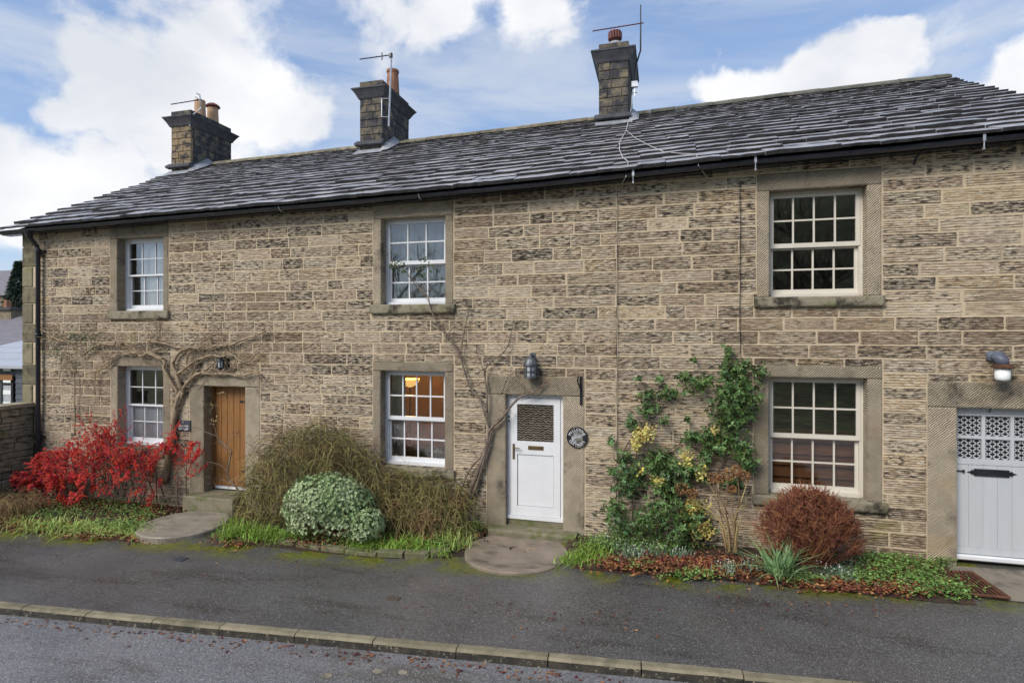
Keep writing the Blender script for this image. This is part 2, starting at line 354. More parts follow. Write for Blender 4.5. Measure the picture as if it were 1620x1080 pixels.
M['concrete'] = mat('old_concrete', (.25,.215,.165), (.19,.165,.13), 3, .85, .6, 50, stain=(.10,.09,.075), sscale=3, slo=.5, shi=.7)
M['slateplate'] = mat('slate_plaque', (.045,.05,.065), (.06,.065,.08), 12, .5)
M['lettering'] = mat('white_lettering', (.82,.82,.82))
M['wallgrit'] = mat('boundary_wall_stone', None, (.17,.155,.09), 5, .93, .9, 30, ramp=[(.38,.33,.235), (.28,.245,.18), (.43,.37,.26), (.23,.21,.16), (.36,.305,.22)],
                    stretch=(1, 1.4, 5), stain=(.05,.047,.036), sscale=3, sstretch=(1, 1, 5), slo=.5, shi=.68, moss=((.11,.13,.04), 2.6, .54, .7))
M['joint'] = mat('deep_joint', (.045,.04,.03), (.07,.06,.045), 6, .95)
M['cladding'] = mat('grey_cladding', (.085,.095,.115), (.07,.08,.1), 3, .6, rnd=.15)
M['metalroof'] = mat('grey_sheet_roof', (.42,.44,.48), (.38,.4,.44), 2, .35)
M['farslate'] = mat('far_slate', (.20,.185,.20), (.15,.14,.155), 4, .6, .4, 8, stretch=(.4, 1, 4))
M['farstone'] = mat('far_stone', (.25,.20,.13), (.17,.14,.1), 3, .9)
M['conifer'] = mat('conifer_green', (.05,.085,.05), (.035,.06,.04), 2, .8, isl=.4)
M['field'] = mat('field_grass', (.075,.10,.032), (.10,.11,.05), .3, .95)
M['bank'] = mat('wooded_bank', (.19,.21,.10), (.12,.11,.07), .8, .95, 1., 1.2, bdist=.4)

def asphalt(name, c1, c2, wet, grit, mossy):
    m = bpy.data.materials.new(name); m.use_nodes = True; nt = m.node_tree; N = nt.nodes; L = nt.links; b = N['Principled BSDF']
    pos = N.new('ShaderNodeNewGeometry').outputs['Position']
    def nz(sc, det=5, rg=.6, st=(1, 1, 1)):
        mp = N.new('ShaderNodeMapping'); mp.inputs['Scale'].default_value = st; L.new(pos, mp.inputs[0])
        n = N.new('ShaderNodeTexNoise'); n.inputs['Scale'].default_value = sc; n.inputs['Detail'].default_value = det; n.inputs['Roughness'].default_value = rg
        L.new(mp.outputs[0], n.inputs['Vector']); return n.outputs['Fac']
    def mr(src, lo, hi, a=0., b_=1.):
        r = N.new('ShaderNodeMapRange'); r.interpolation_type = 'SMOOTHSTEP'; L.new(src, r.inputs[0])
        for i, v in enumerate((lo, hi, a, b_)): r.inputs[i+1].default_value = v
        return r.outputs[0]
    def mx(f, a, c, bt='MIX'):
        x = N.new('ShaderNodeMixRGB'); x.blend_type = bt
        for i, v in enumerate((f, a, c)):
            if isinstance(v, tuple): x.inputs[i].default_value = (*v, 1)
            elif isinstance(v, (int, float)): x.inputs[i].default_value = v
            else: L.new(v, x.inputs[i])
        return x.outputs[0]
    col = mx(mr(nz(.9, 6), .35, .65), c1, c2)
    col = mx(mr(nz(1.5, 6, .6, (.35, 1.5, 1)), .50, .68, 0, .75), col, (c1[0]*.5, c1[1]*.45, c1[2]*.36))          # damp patches
    vo = N.new('ShaderNodeTexVoronoi'); vo.inputs['Scale'].default_value = grit; L.new(pos, vo.inputs['Vector'])
    g = N.new('ShaderNodeSeparateColor'); L.new(vo.outputs['Color'], g.inputs[0])
    col = mx(mr(g.outputs[0], .72, .95, 0, .55), col, (.34, .33, .325))                                  # pale chippings
    col = mx(mr(g.outputs[1], .6, .95, 0, .5), col, (.03, .03, .033))
    if mossy:
        sp = N.new('ShaderNodeSeparateXYZ'); L.new(pos, sp.inputs[0])
        lin = N.new('ShaderNodeMath'); lin.operation = 'MULTIPLY_ADD'; L.new(sp.outputs[0], lin.inputs[0]); lin.inputs[1].default_value = -.055; L.new(sp.outputs[1], lin.inputs[2])
        edge = mr(lin.outputs[0], -1.72, -1.22)                                                          # moss creeps out from the flower beds
        ad = N.new('ShaderNodeMath'); ad.operation = 'MULTIPLY'; L.new(edge, ad.inputs[0]); L.new(mr(nz(1.5, 8, .75), .43, .57), ad.inputs[1])
        col = mx(ad.outputs[0], col, mx(mr(nz(14, 4), .4, .6), (.09, .11, .012), (.16, .16, .02)))
    L.new(col, b.inputs['Base Color'])
    L.new(mr(nz(.8, 5, .6, (.6, 1.4, 1)), .38, .66, wet[0], wet[1]), b.inputs['Roughness'])
    b.inputs['Specular IOR Level'].default_value = .5
    bp = N.new('ShaderNodeBump'); bp.inputs['Strength'].default_value = .55; bp.inputs['Distance'].default_value = .006
    L.new(vo.outputs['Distance'], bp.inputs['Height']); L.new(bp.outputs[0], b.inputs['Normal'])
    return m
M['pavement'] = asphalt('pavement_asphalt', (.075,.071,.069), (.098,.093,.089), (.24, .52), 120, True)
M['road'] = asphalt('road_asphalt', (.15,.149,.155), (.185,.183,.188), (.42, .68), 75, False)

def glass_mat(name, lo, tint=(1, 1, 1)):
    m = bpy.data.materials.new(name); m.use_nodes = True; nt = m.node_tree; N = nt.nodes; L = nt.links
    N.remove(N['Principled BSDF']); out = N['Material Output']
    t = N.new('ShaderNodeBsdfTransparent'); t.inputs[0].default_value = (*tint, 1); g = N.new('ShaderNodeBsdfGlossy'); g.inputs['Roughness'].default_value = .015
    fr = N.new('ShaderNodeFresnel'); fr.inputs[0].default_value = 1.5
    mr = N.new('ShaderNodeMapRange'); L.new(fr.outputs[0], mr.inputs[0]); mr.inputs[3].default_value = lo; mr.inputs[4].default_value = 1
    mx = N.new('ShaderNodeMixShader'); L.new(mr.outputs[0], mx.inputs[0]); L.new(t.outputs[0], mx.inputs[1]); L.new(g.outputs[0], mx.inputs[2]); L.new(mx.outputs[0], out.inputs[0])
    return m
M['glass'] = glass_mat('window_glass', .16, (.9, .92, .92))
def lace_mat():
    m = mat('patterned_glass', (.02,.018,.016), None, 3, .15, spec=.6); nt = m.node_tree; N = nt.nodes; L = nt.links; b = N['Principled BSDF']
    ge = N.new('ShaderNodeNewGeometry'); sp = N.new('ShaderNodeSeparateXYZ'); L.new(ge.outputs['Position'], sp.inputs[0])
    nn = N.new('ShaderNodeTexNoise'); nn.inputs['Scale'].default_value = 26; nn.inputs['Detail'].default_value = 1; L.new(ge.outputs['Position'], nn.inputs['Vector'])
    def mm(op, a, b2):
        q = N.new('ShaderNodeMath'); q.operation = op
        for i_, v in enumerate((a, b2)):
            if v is None: continue
            if isinstance(v, (int, float)): q.inputs[i_].default_value = v
            else: L.new(v, q.inputs[i_])
        return q.outputs[0]
    ripple = mm('MULTIPLY', mm('SINE', mm('MULTIPLY', sp.outputs[0], 78), None), 1.0)
    ph = mm('ADD', mm('ADD', mm('MULTIPLY', sp.outputs[2], 165), ripple), mm('MULTIPLY', nn.outputs['Fac'], 5.0))
    wv = mm('ADD', mm('MULTIPLY', mm('SINE', ph, None), .5), .5)
    cr = N.new('ShaderNodeValToRGB'); L.new(wv, cr.inputs[0]); e = cr.color_ramp.elements
    e[0].position = .80; e[0].color = (.018,.013,.010,1); e[1].position = .97; e[1].color = (.34,.29,.23,1)
    L.new(cr.outputs[0], b.inputs['Base Color']); return m
M['lace'] = lace_mat()
def emis(name, c, s):
    m = bpy.data.materials.new(name); m.use_nodes = True; b = m.node_tree.nodes['Principled BSDF']
    b.inputs['Base Color'].default_value = (*c, 1); b.inputs['Emission Color'].default_value = (*c, 1); b.inputs['Emission Strength'].default_value = s; return m
M['lampglow'] = emis('lamp_glow', (1, .58, .16), .42)

# ------------------------------------------------------------------ ground, pavement, road
KA, KB = Vector((-8.0, -3.68)), Vector((1.34, -3.11))             # back edge of the kerb
KD = (KB-KA).normalized(); KN = Vector((KD.y, -KD.x))             # KN points to the road
def kp(s, off): p = KA + KD*s + KN*off; return p.x, p.y
def sheet(name, pts, m, dz=0., kind='structure', flat=None):
    mb = MB(); mb.add([(x, y, (zg(x) if flat is None else flat)+dz) for x, y in pts], [tuple(range(len(pts)))])
    return tag(mb.build(name, m), kind=kind)
def terrain():
    mb = MB(); xs = [-900, -300, -120, -60, -40, -25, -15, -12, 0, 12, 25, 60, 150, 400, 900]; ys = [-900, -300, -90, -60, -45, -35, -28, -22, -17, -12, 12, 30, 60, 150, 400, 900]
    def h(x, y):
        z = -.45
        if x < -13 : z -= min(3.0, (-13-x)*.14)
        if y < -15:
            k = min(1, max(0, (-15-y)/32)); k = k*k*(3-2*k)
            z += k*(18*min(1, max(0.06, (x+26)/26)))
        if y > 60: z += min(20, (y-60)*.05)
        return z
    mb.add([(x, y, h(x, y)) for y in ys for x in xs], [(j*len(xs)+i, j*len(xs)+i+1, (j+1)*len(xs)+i+1, (j+1)*len(xs)+i) for j in range(len(ys)-1) for i in range(len(xs)-1)])
    tag(mb.build('terrain', M['bank'], smooth=True), kind='structure')
terrain()
a, b_, c, d = kp(-14, .11), kp(26, .11), kp(26, 7.5), kp(-14, 7.5)
road = sheet('road', [d, c, b_, a], M['road'], -.09)
mb = MB(); pv = [kp(-14, .02), kp(26, .02)]
ptsP = [(pv[0][0], pv[0][1]), (pv[1][0], pv[1][1]), (18, .3), (-12.75, .3), (-21, .3)]
sheet('pavement', ptsP, M['pavement'])
def kerb():
    t = thing('kerb', 'long stone kerb with dark wet, shaded face along the road', 'kerb', (0, 0, 0))
    s = -13.2
    while s < 14:
        l = R.uniform(.88, .96); mb = MB(); g = .006; j = R.uniform(-.006, .006)
        n = 4; prof = [(0, -.25), (0, .0), (.010, .006), (.095, .006), (.118, -.016), (.128, -.25)]
        vs = []
        for i in range(n+1):
            q = s+g+(l-2*g)*i/n
            for (o, z) in prof:
                x, y = kp(q, o + .004*noise.noise(Vector((q*5, o*9, 1)))); vs.append((x, y, zg(x)+z+j+.004*noise.noise(Vector((q*6, o*20, 3)))))
        k = len(prof)
        fs = [(i*k+m, i*k+m+1, (i+1)*k+m+1, (i+1)*k+m) for i in range(n) for m in range(k-1)] + [tuple(range(k))[::-1], tuple(n*k+m for m in range(k))]
        mb.add(vs, fs)
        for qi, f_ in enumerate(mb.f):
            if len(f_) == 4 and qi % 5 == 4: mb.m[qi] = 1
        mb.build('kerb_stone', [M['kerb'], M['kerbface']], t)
        s += l
kerb()
# flower beds (soil sheets with a slightly heaped surface)
def bed(name, edge, back=.0):
    mb = MB(); n = len(edge); vs = []
    for (x, y) in edge:
        for k in range(6):
            t = k/5; yy = y*(1-t) + (back-.0)*t; vs.append((x, yy, zg(x) + .008 + (.045*min(1, t*2.2)) + .02*noise.noise(Vector((x*4, yy*4, 0)))*(k > 0)))
    mb.add(vs, [(i*6+k, (i+1)*6+k, (i+1)*6+k+1, i*6+k+1) for i in range(n-1) for k in range(5)])
    return tag(mb.build(name, M['soil'], smooth=True), kind='structure')
def edge_pts(pxs): return [(G(*p).x, G(*p).y) for p in pxs]
E1 = [(-13.0, -1.95)] + edge_pts([(-60, 836), (60, 842), (140, 850), (215, 858)]) + [(-8.55, -1.35), (-8.55, -.3)]
E2 = [(-7.3, -.3), (-7.22, -1.25)] + edge_pts([(375, 862), (440, 866), (520, 875), (620, 884), (735, 880)]) + [(-2.75, -.6)]
E3 = [(-1.4, -.5), (-1.33, -.85)] + edge_pts([(910, 899), (980, 906), (1100, 914), (1200, 924), (1350, 938), (1480, 953), (1545, 957)]) + [(3.62, -.6), (3.62, -.12)]
bed('flower_bed', E1); bed('flower_bed', E2); bed('flower_bed', E3)
sheet('doorway_concrete', [(3.55, -1.02), (6.5, -1.05), (6.5, -.02), (3.55, -.02)], M['concrete'], .012)

# ------------------------------------------------------------------ the terrace of three cottages
gut = [(5, 369), (270, 346), (540, 323), (770, 302), (1016, 277), (1191, 258), (1400, 239), (1620, 217)]
GY = -.27
gp = [W(px, py, GY) for px, py in gut]
def lerp_list(pts, X):
    if X <= pts[0][0]: i = 0
    elif X >= pts[-1][0]: i = len(pts)-2
    else: i = max(k for k in range(len(pts)-1) if pts[k][0] <= X)
    (x0, z0), (x1, z1) = pts[i], pts[i+1]; return z0 + (z1-z0)*(X-x0)/(x1-x0)
GZ = [(p.x, p.z) for p in gp]
def gz(X): return lerp_list(GZ, X)                                # gutter height along the terrace
RY = 4.45
RZ = [(p.x, p.z) for p in (W(px, py, RY) for px, py in [(365, 257), (640, 226), (945, 189), (1000, 182), (1250, 151), (1490, 123)])]
def rz(X): return lerp_list(RZ, X) - .04
EY = -.34
def roof(X, v):                                                   # v: 0 at the eave, 1 at the ridge
    return Vector((X, EY + v*(RY-EY), (gz(X)+.042)*(1-v) + rz(X)*v + .05*sin(v*pi)*-.8))
BX = [-13.06, -6.95, -.69, 5.35]
cott = [thing('stone_cottage', 'left stone cottage with oak door, red berries and bare vine on its wall', 'house', (-10, 0, -.1)),
        thing('stone_cottage', 'middle stone cottage with white half-glazed door and round plaque', 'house', (-3.8, 0, 0)),
        thing('stone_cottage', 'right stone cottage with grey boarded door and cream windows', 'house', (2.3, 0, .1))]
for c_ in cott: c_.location = (0, 0, 0)

def orect(pl, pr, pt, pb): return [XW(pl), XW(pr), ZW(pl, pt), ZW(pl, pb)]   # x0 x1 ztop zbottom
OPEN = {  # name: opening (x0,x1,ztop,zbot), surround px (jambL, jambR, lintel top py, sill left, sill right, sill bottom py) , cottage
 'w1': (orect(185.3, 258.5, 377.4, 492), (174, 267, 360, 174, 269, 505), 0),
 'w2': (orect(186, 258.4, 578.7, 703.5), (175, 270, 561, 172, 272, 716), 0),
 'd1': (orect(322.7, 388, 610, 776), (300, 412, 590, None, None, None), 0),
 'w3': (orect(602.6, 704.6, 345.7, 482), (590, 717.5, 324, 587, 721, 496), 1),
 'w4': (orect(602, 704, 586, 735.5), (590, 718, 572, 587, 720, 748), 1),
 'd2': (orect(800, 891, 623.3, 821), (770, 925, 594, None, None, None), 1),
 'w5': (orect(1216.7, 1371.7, 301.7, 470), (1197, 1395, 276, 1192.5, 1398, 486), 2),
 'w6': (orect(1216, 1372.5, 595.7, 782), (1192, 1396, 577, 1190, 1403, 796), 2),
 'd3': ([XW(1513.4), XW(1513.4)+1.05, ZW(1513, 644), ZW(1513, 887)], (1467, None, 603, None, None, None), 2)}
EXC = [[], [], []]; HOLES = [[], [], []]; SUR = {}
for k, (o, s, ci) in OPEN.items():
    x0, x1, zt, zb = o
    jl = XW(s[0]); jr = XW(s[1]) if s[1] else x1 + .38; lt = ZW(s[0], s[2])
    if s[3]:
        sl, sr, sb = XW(s[3]), XW(s[4]), ZW(s[3], s[5])
        EXC[ci] += [(jl, jr, zb, lt), (sl, sr, sb, zb)]
    else:
        sl = sr = None; sb = zb - .35
        EXC[ci] += [(jl, jr, sb, lt)]
    HOLES[ci].append((jl+.004, jr-.004, zb-(.02 if s[3] else .3), lt-.004)); SUR[k] = (jl, jr, lt, sl, sr, sb)

# furrowed stone blocks: a few shared meshes, stretched to each stone's size
def stone_meshes(n, m, depth=.015, rows=13, cols=12):
    out = []
    for q in range(n):
        mb = MB(); rr_ = random.Random(100+q); ph = rr_.uniform(0, 9)
        for j in range(rows):
            for i in range(cols):
                x = (-.5 + i/(cols-1)) if i in (0, cols-1) else -.475 + .95*(i-1)/(cols-3); z = (-.5 + j/(rows-1)) if j in (0, rows-1) else -.45 + .90*(j-1)/(rows-3)
                edge = (i in (0, cols-1)) or (j in (0, rows-1))
                y = 0.002 if edge else -depth*(.45 + (.50 if j % 2 else -.30) + rr_.uniform(-.45, .40))
                zz = z if edge else z + .05*noise.noise(Vector((x*7+ph, j*.9, q)))
                xx = x if not edge else x + rr_.uniform(-.006, .006)
                mb.v.append((xx, y, zz + (rr_.uniform(-.02, .02) if edge else 0)))
        for j in range(rows-1):
            for i in range(cols-1):
                a_ = j*cols+i; mb.f.append((a_, a_+1, a_+cols+1, a_+cols)); mb.m.append(0)
        bd = [i for i in range(cols)] + [j*cols+cols-1 for j in range(1, rows)] + [(rows-1)*cols+i for i in range(cols-2, -1, -1)] + [j*cols for j in range(rows-2, 0, -1)]
        b0 = len(mb.v)
        for i in bd: x, y, z = mb.v[i]; mb.v.append((x, .03, z))
        for i in range(len(bd)):
            i2 = (i+1) % len(bd); mb.f.append((bd[i2], bd[i], b0+i, b0+i2)); mb.m.append(0)
        out.append(mb.mesh('stone', m))
    return out
SM = stone_meshes(14, M['stone'])
SMF = stone_meshes(8, M['stone'], .007); SMM = stone_meshes(8, M['stone'], .011, 11, 12)

def wall_mesh(ci):
    x0, x1 = BX[ci], BX[ci+1]; zb = -.45; mb = MB()
    xs = sorted({x0, x1, *[v for h in HOLES[ci] for v in h[:2] if x0 < v < x1]}); xs = sorted(set(xs + [x0+(x1-x0)*i/6 for i in range(1, 6)]))
    ZT = 4.9
    zs = sorted({zb, ZT, *[v for h in HOLES[ci] for v in h[2:4] if zb < v < ZT]})
    def inh(x, z): return any(h[0] < x < h[1] and h[2] < z < h[3] for h in HOLES[ci])
    for i in range(len(xs)-1):
        for j in range(len(zs)-1):
            if not inh((xs[i]+xs[i+1])/2, (zs[j]+zs[j+1])/2): mb.add([(xs[i],0,zs[j]),(xs[i+1],0,zs[j]),(xs[i+1],0,zs[j+1]),(xs[i],0,zs[j+1])], [(0,1,2,3)])
        hh = [h for h in HOLES[ci] if h[0] < (xs[i]+xs[i+1])/2 < h[1] and h[3] > ZT]
        z0 = max([ZT]+[h[3] for h in hh]); ta, tb = gz(xs[i])+.14, gz(xs[i+1])+.14
        if min(ta, tb) > z0: mb.add([(xs[i],0,z0),(xs[i+1],0,z0),(xs[i+1],0,tb),(xs[i],0,ta)], [(0,1,2,3)])
    MB().add([(x0,8.9,zb),(x1,8.9,zb),(x1,8.9,gz(x1)),(x0,8.9,gz(x0))], [(3,2,1,0)]).build('back_wall', M['mortar'], cott[ci])
    for x, use in ((x0, ci == 0), (x1, ci == 2)):
        if use: mb.add([(x,0,zb),(x,8.9,zb),(x,8.9,gz(x)+.1),(x,RY,rz(x)-.06),(x,0,gz(x)+.14)], [(0,1,2,3,4)])
    return mb.build('wall', M['mortar'], cott[ci])
walls = [wall_mesh(i) for i in range(3)]
LEN = [(.30, .72), (.36, .90), (.45, 1.0)]
crs = random.Random(77); COURSES = []; z = -.25                    # the courses run through all three cottages
while z < 5.95: h = crs.choice([.170, .18, .185, .19, .195, .205]); COURSES.append((z, z+h, crs.uniform(-.04, .42), crs.uniform(-.012, .012))); z += h
def lay_stones(ci):
    x0, x1 = BX[ci], BX[ci+1]; rr_ = random.Random(31+ci); n = 0
    if ci == 0: x0 += .42
    xa, xb = x0, x1
    for (z0, z1, ja, jb) in COURSES:
        x0 = xa + (0, ja, jb)[ci]; x1 = xb + (ja, jb, 0)[ci]
        exs = [e for e in EXC[ci] if e[2] < z1-.012 and e[3] > z0+.012]
        bps = sorted({x0, x1, *[min(max(v, x0), x1) for e in exs for v in e[:2]]}); segs = []
        for i in range(len(bps)-1):
            a_, b2 = bps[i], bps[i+1]; mid = (a_+b2)/2
            if b2-a_ < .01: continue
            lo, hi = z0, z1
            for e in exs:
                if e[0] < mid < e[1]:
                    below, above = e[2]-lo, hi-e[3]
                    if below > above: hi = min(hi, e[2])
                    else: lo = max(lo, e[3])
            if hi-lo < .05: continue
            if segs and abs(segs[-1][1]-a_) < 1e-6 and abs(segs[-1][2]-lo) < .004 and abs(segs[-1][3]-hi) < .004: segs[-1][1] = b2
            else: segs.append([a_, b2, lo, hi])
        for a_, b2, lo, hi in segs:
            x = a_
            while x < b2-.03:
                l = rr_.uniform(*LEN[ci])
                if rr_.random() < .15: l *= .62
                if b2-(x+l) < .22: l = b2-x
                top = gz(x+l/2) + .12
                if lo < top-.04:
                    hi2 = min(hi, top); g = rr_.uniform(.0105, .0155); hh = hi2-lo-2*g
                    if hh > .03:
                        me = rr_.choice(SMF if (hi2 > top-.35 and rr_.random() < .7) or rr_.random() < .13 else SMM if rr_.random() < .35 else SM)
                        mw = Matrix.Translation((x+l/2, rr_.uniform(-.003, .003), (lo+hi2)/2)) @ Matrix.Rotation(rr_.uniform(-.006, .006), 4, 'Y') @ Matrix.Diagonal((max(.05, l-1.25*g)*rr_.choice((1, 1, -1)), 1, hh*rr_.choice((1, -1)), 1))
                        link('stone', me, walls[ci], mw); n += 1
                x += l
    return n
ns = [lay_stones(i) for i in range(3)]; print('stones', ns)
# quoins on the left corner
z = -.3; k = 0
while z < gz(-13)+.08:
    h = R.uniform(.34, .46); l = (.38, .27)[k % 2]; h2 = min(h, gz(-12.9)+.12-z)
    mb = MB(); mb.bev(BX[0]-.014, BX[0]+l+.0, -.02, .4, z+.008, z+h2-.008, .012); mb.build('quoin', M['quoin'], walls[0]); z += h; k += 1

# interiors
def interior(ci, mats):
    x0, x1 = BX[ci]+.25, BX[ci+1]-.2; mb = MB()
    for (za, zb, mi) in ((.12, 2.75, 0), (2.85, 5.42, 1)):
        y0, y1 = .012, 4.3
        mb.add([(x0,y0,za),(x1,y0,za),(x1,y1,za),(x0,y1,za)], [(0,1,2,3)], 2)
        mb.add([(x0,y0,zb),(x1,y0,zb),(x1,y1,zb),(x0,y1,zb)], [(3,2,1,0)], mi)
        mb.add([(x0,y1,za),(x1,y1,za),(x1,y1,zb),(x0,y1,zb)], [(0,1,2,3)], mi)
        for x in (x0, x1): mb.add([(x,y0,za),(x,y1,za),(x,y1,zb),(x,y0,zb)], [(0,1,2,3)], mi)
    mb.build('interior', mats, cott[ci])
interior(0, [M['plaster'], M['plaster'], M['floorwood']]); interior(1, [M['warmplaster'], M['plaster'], M['floorwood']]); interior(2, [M['plaster'], M['plaster'], M['floorwood']])

# ---- windows and doors
FD = .18                                                          # depth of the frames in their reveals
def surround(k, par, sill=True, jd=.30):
    (x0, x1, zt, zb), s, ci = OPEN[k]; jl, jr, lt, sl, sr, sb = SUR[k]
    jm = M['dressed']
    MB().rough(jl+.006, jr-.006, -.016, jd, zt, lt-.008, .012).build('lintel', jm, par)
    for a_, b2 in ((jl+.006, x0), (x1, jr-.006)):
        MB().rough(a_, b2, -.012, jd, (zb if sill else zb-.3), zt-.006, .012).build('jamb', jm, par)
    if sill: MB().rough(sl, sr, -.07, jd, sb, zb-.002, .016).build('sill', M['sill'], par)
def sash(par, name, x0, x1, z0, z1, y, cols, rows, st, bot, top, bar, m, gname='pane'):
    sh = MB()
    sh.box(x0, x0+st, y, y+.045, z0, z1); sh.box(x1-st, x1, y, y+.045, z0, z1)
    sh.box(x0+st, x1-st, y+.001, y+.044, z0, z0+bot); sh.box(x0+st, x1-st, y+.001, y+.044, z1-top, z1)
    so = sh.build(name, m, par)
    ix0, ix1, iz0, iz1 = x0+st, x1-st, z0+bot, z1-top
    w = (ix1-ix0-bar*(cols-1))/cols; h = (iz1-iz0-bar*(rows-1))/rows
    for i in range(1, cols):
        xx = ix0+i*w+(i-1)*bar; MB().box(xx, xx+bar, y+.006, y+.036, iz0, iz1).build('glazing_bar', m, par)
    for j in range(1, rows):
        zz = iz0+j*h+(j-1)*bar
        for i in range(cols):
            xx = ix0+i*(w+bar); MB().box(xx, xx+w, y+.008, y+.034, zz, zz+bar).build('glazing_bar', m, par)
    for i in range(cols):
        for j in range(rows):
            xx = ix0+i*(w+bar); zz = iz0+j*(h+bar); t = R.uniform(-.0015, .0015); u = R.uniform(-.0015, .0015); yy = y+.022
            MB().add([(xx,yy+t,zz),(xx+w,yy-t,zz),(xx+w,yy-t+u,zz+h),(xx,yy+t+u,zz+h)], [(0,1,2,3)]).build(gname, M['glass'], par)
def window(k, style, cols, m):
    (x0, x1, zt, zb), s, ci = OPEN[k]
    fw = .05; f = MB(); y = FD
    f.box(x0, x0+fw, y, y+.10, zb, zt); f.box(x1-fw, x1, y, y+.10, zb, zt); f.box(x0+fw, x1-fw, y+.001, y+.099, zt-fw, zt); f.box(x0+fw, x1-fw, y-.03, y+.099, zb, zb+fw)
    o = f.build('window', m, cott[ci]); surround(k, o)
    mid = zb + (zt-zb)*.5
    if style == 'sash':
        sash(o, 'upper_sash', x0+fw, x1-fw, mid-.02, zt-fw, y+.012, cols, 2, .035, .035, .035, .017, m)
        sash(o, 'lower_sash', x0+fw, x1-fw, zb+fw, mid+.018, y+.060, cols, 2, .045, .075, .035, .017, m)
    else:
        sash(o, 'upper_sash', x0+fw*.7, x1-fw*.7, mid-.045, zt-fw*.7, y-.012, cols, 2, .055, .065, .05, .024, m)
        sash(o, 'lower_sash', x0+fw*.8, x1-fw*.8, zb+fw, mid-.02, y+.050, cols, 2, .05, .07, .05, .024, m)
    return o
window('w1', 'sash', 3, M['white']); window('w2', 'sash', 3, M['white'])
window('w3', 'upvc', 3, M['white']); window('w4', 'upvc', 4, M['white'])
window('w5', 'upvc', 4, M['cream']); window('w6', 'upvc', 4, M['cream'])
for p, q in ((XW(1364)-.0, 5.2),): pass

def door1():
    (x0, x1, zt, zb), s, ci = OPEN['d1']; y = FD+.02
    f = MB(); f.box(x0, x0+.045, y, y+.09, zb, zt); f.box(x1-.03, x1, y, y+.09, zb, zt); f.box(x0+.045, x1-.03, y+.001, y+.09, zt-.05, zt)
    o = f.build('door', M['oak'], cott[ci]); surround('d1', o, False)
    a_, b2 = x0+.045, x1-.03; n = 6; w = (b2-a_)/n
    for i in range(n): MB().bev(a_+i*w+.002, a_+(i+1)*w-.002, y+.03, y+.07, zb+.06, zt-.055, .006).build('board', M['oak'], o)
    MB().box(a_, b2, y+.025, y+.085, zb, zb+.05).build('threshold_bar', M['white'], o)
    hz = ZW(380, 637.5); h = MB(); h.box(b2-.24, b2, y+.018, y+.028, hz-.012, hz+.012); h.add([(b2-.24,y+.020,hz-.03),(b2-.21,y+.020,hz),(b2-.24,y+.020,hz+.03),(b2-.30,y+.020,hz)], [(0,1,2,3)])
    h.build('strap_hinge', M['black'], o)
    h = MB(); h.box(b2-.24, b2, y+.018, y+.028, zb+.35, zb+.374); h.build('strap_hinge', M['black'], o)
door1()
def door2():
    (x0, x1, zt, zb), s, ci = OPEN['d2']; y = .10; m = M['white']
    f = MB(); f.box(x0, x0+.06, y, y+.08, zb, zt); f.box(x1-.06, x1, y, y+.08, zb, zt); f.box(x0+.06, x1-.06, y+.001, y+.08, zt-.06, zt); f.box(x0, x1, y-.03, y+.079, zb-.0, zb+.055)
    o = f.build('door', m, cott[ci]); surround('d2', o, False)
    a_, b2, c_, d_ = x0+.065, x1-.065, zb+.06, zt-.065; y2 = y-.012; st = .105
    zm = ZW(812, 708); l = MB()
    l.box(a_, a_+st, y2, y2+.06, c_, d_); l.box(b2-st, b2, y2, y2+.06, c_, d_); l.box(a_+st, b2-st, y2+.001, y2+.06, d_-.10, d_)
    l.box(a_+st, b2-st, y2+.001, y2+.06, zm-.115, zm+.10); l.box(a_+st, b2-st, y2+.001, y2+.06, c_, c_+.15)
    l.build('leaf_frame', m, o)
    pz0, pz1 = c_+.15, zm-.115
    MB().bev(a_+st+.004, b2-st-.004, y2+.018, y2+.05, pz0+.004, pz1-.004, .008).build('panel', m, o)
    MB().box(a_+st, b2-st, y2+.022, y2+.034, zm+.10, d_-.10).build('pane', M['lace'], o)
    MB().bev(a_+.29, a_+.545, y2-.012, y2, zm-.035, zm+.030, .008).build('letterbox', M['brass'], o)
    h = MB(); h.bev(a_+.030, a_+.065, y2-.014, y2, zm-.20, zm+.05, .005); h.tube([(a_+.045,y2-.012,zm-.01),(a_+.045,y2-.05,zm-.01),(a_+.16,y2-.05,zm-.012)], .010, 6); h.build('handle', M['brass'], o)
    for dz in (0, .07): MB().lathe((0, 0, 0), [(.014, -.01), (.014, .01)], 8).build('door_button', M['black'], o).matrix_local = Matrix.Translation((x0+.03, y-.008, zm+.42+dz)) @ Matrix.Rotation(pi/2, 4, 'X')
door2()
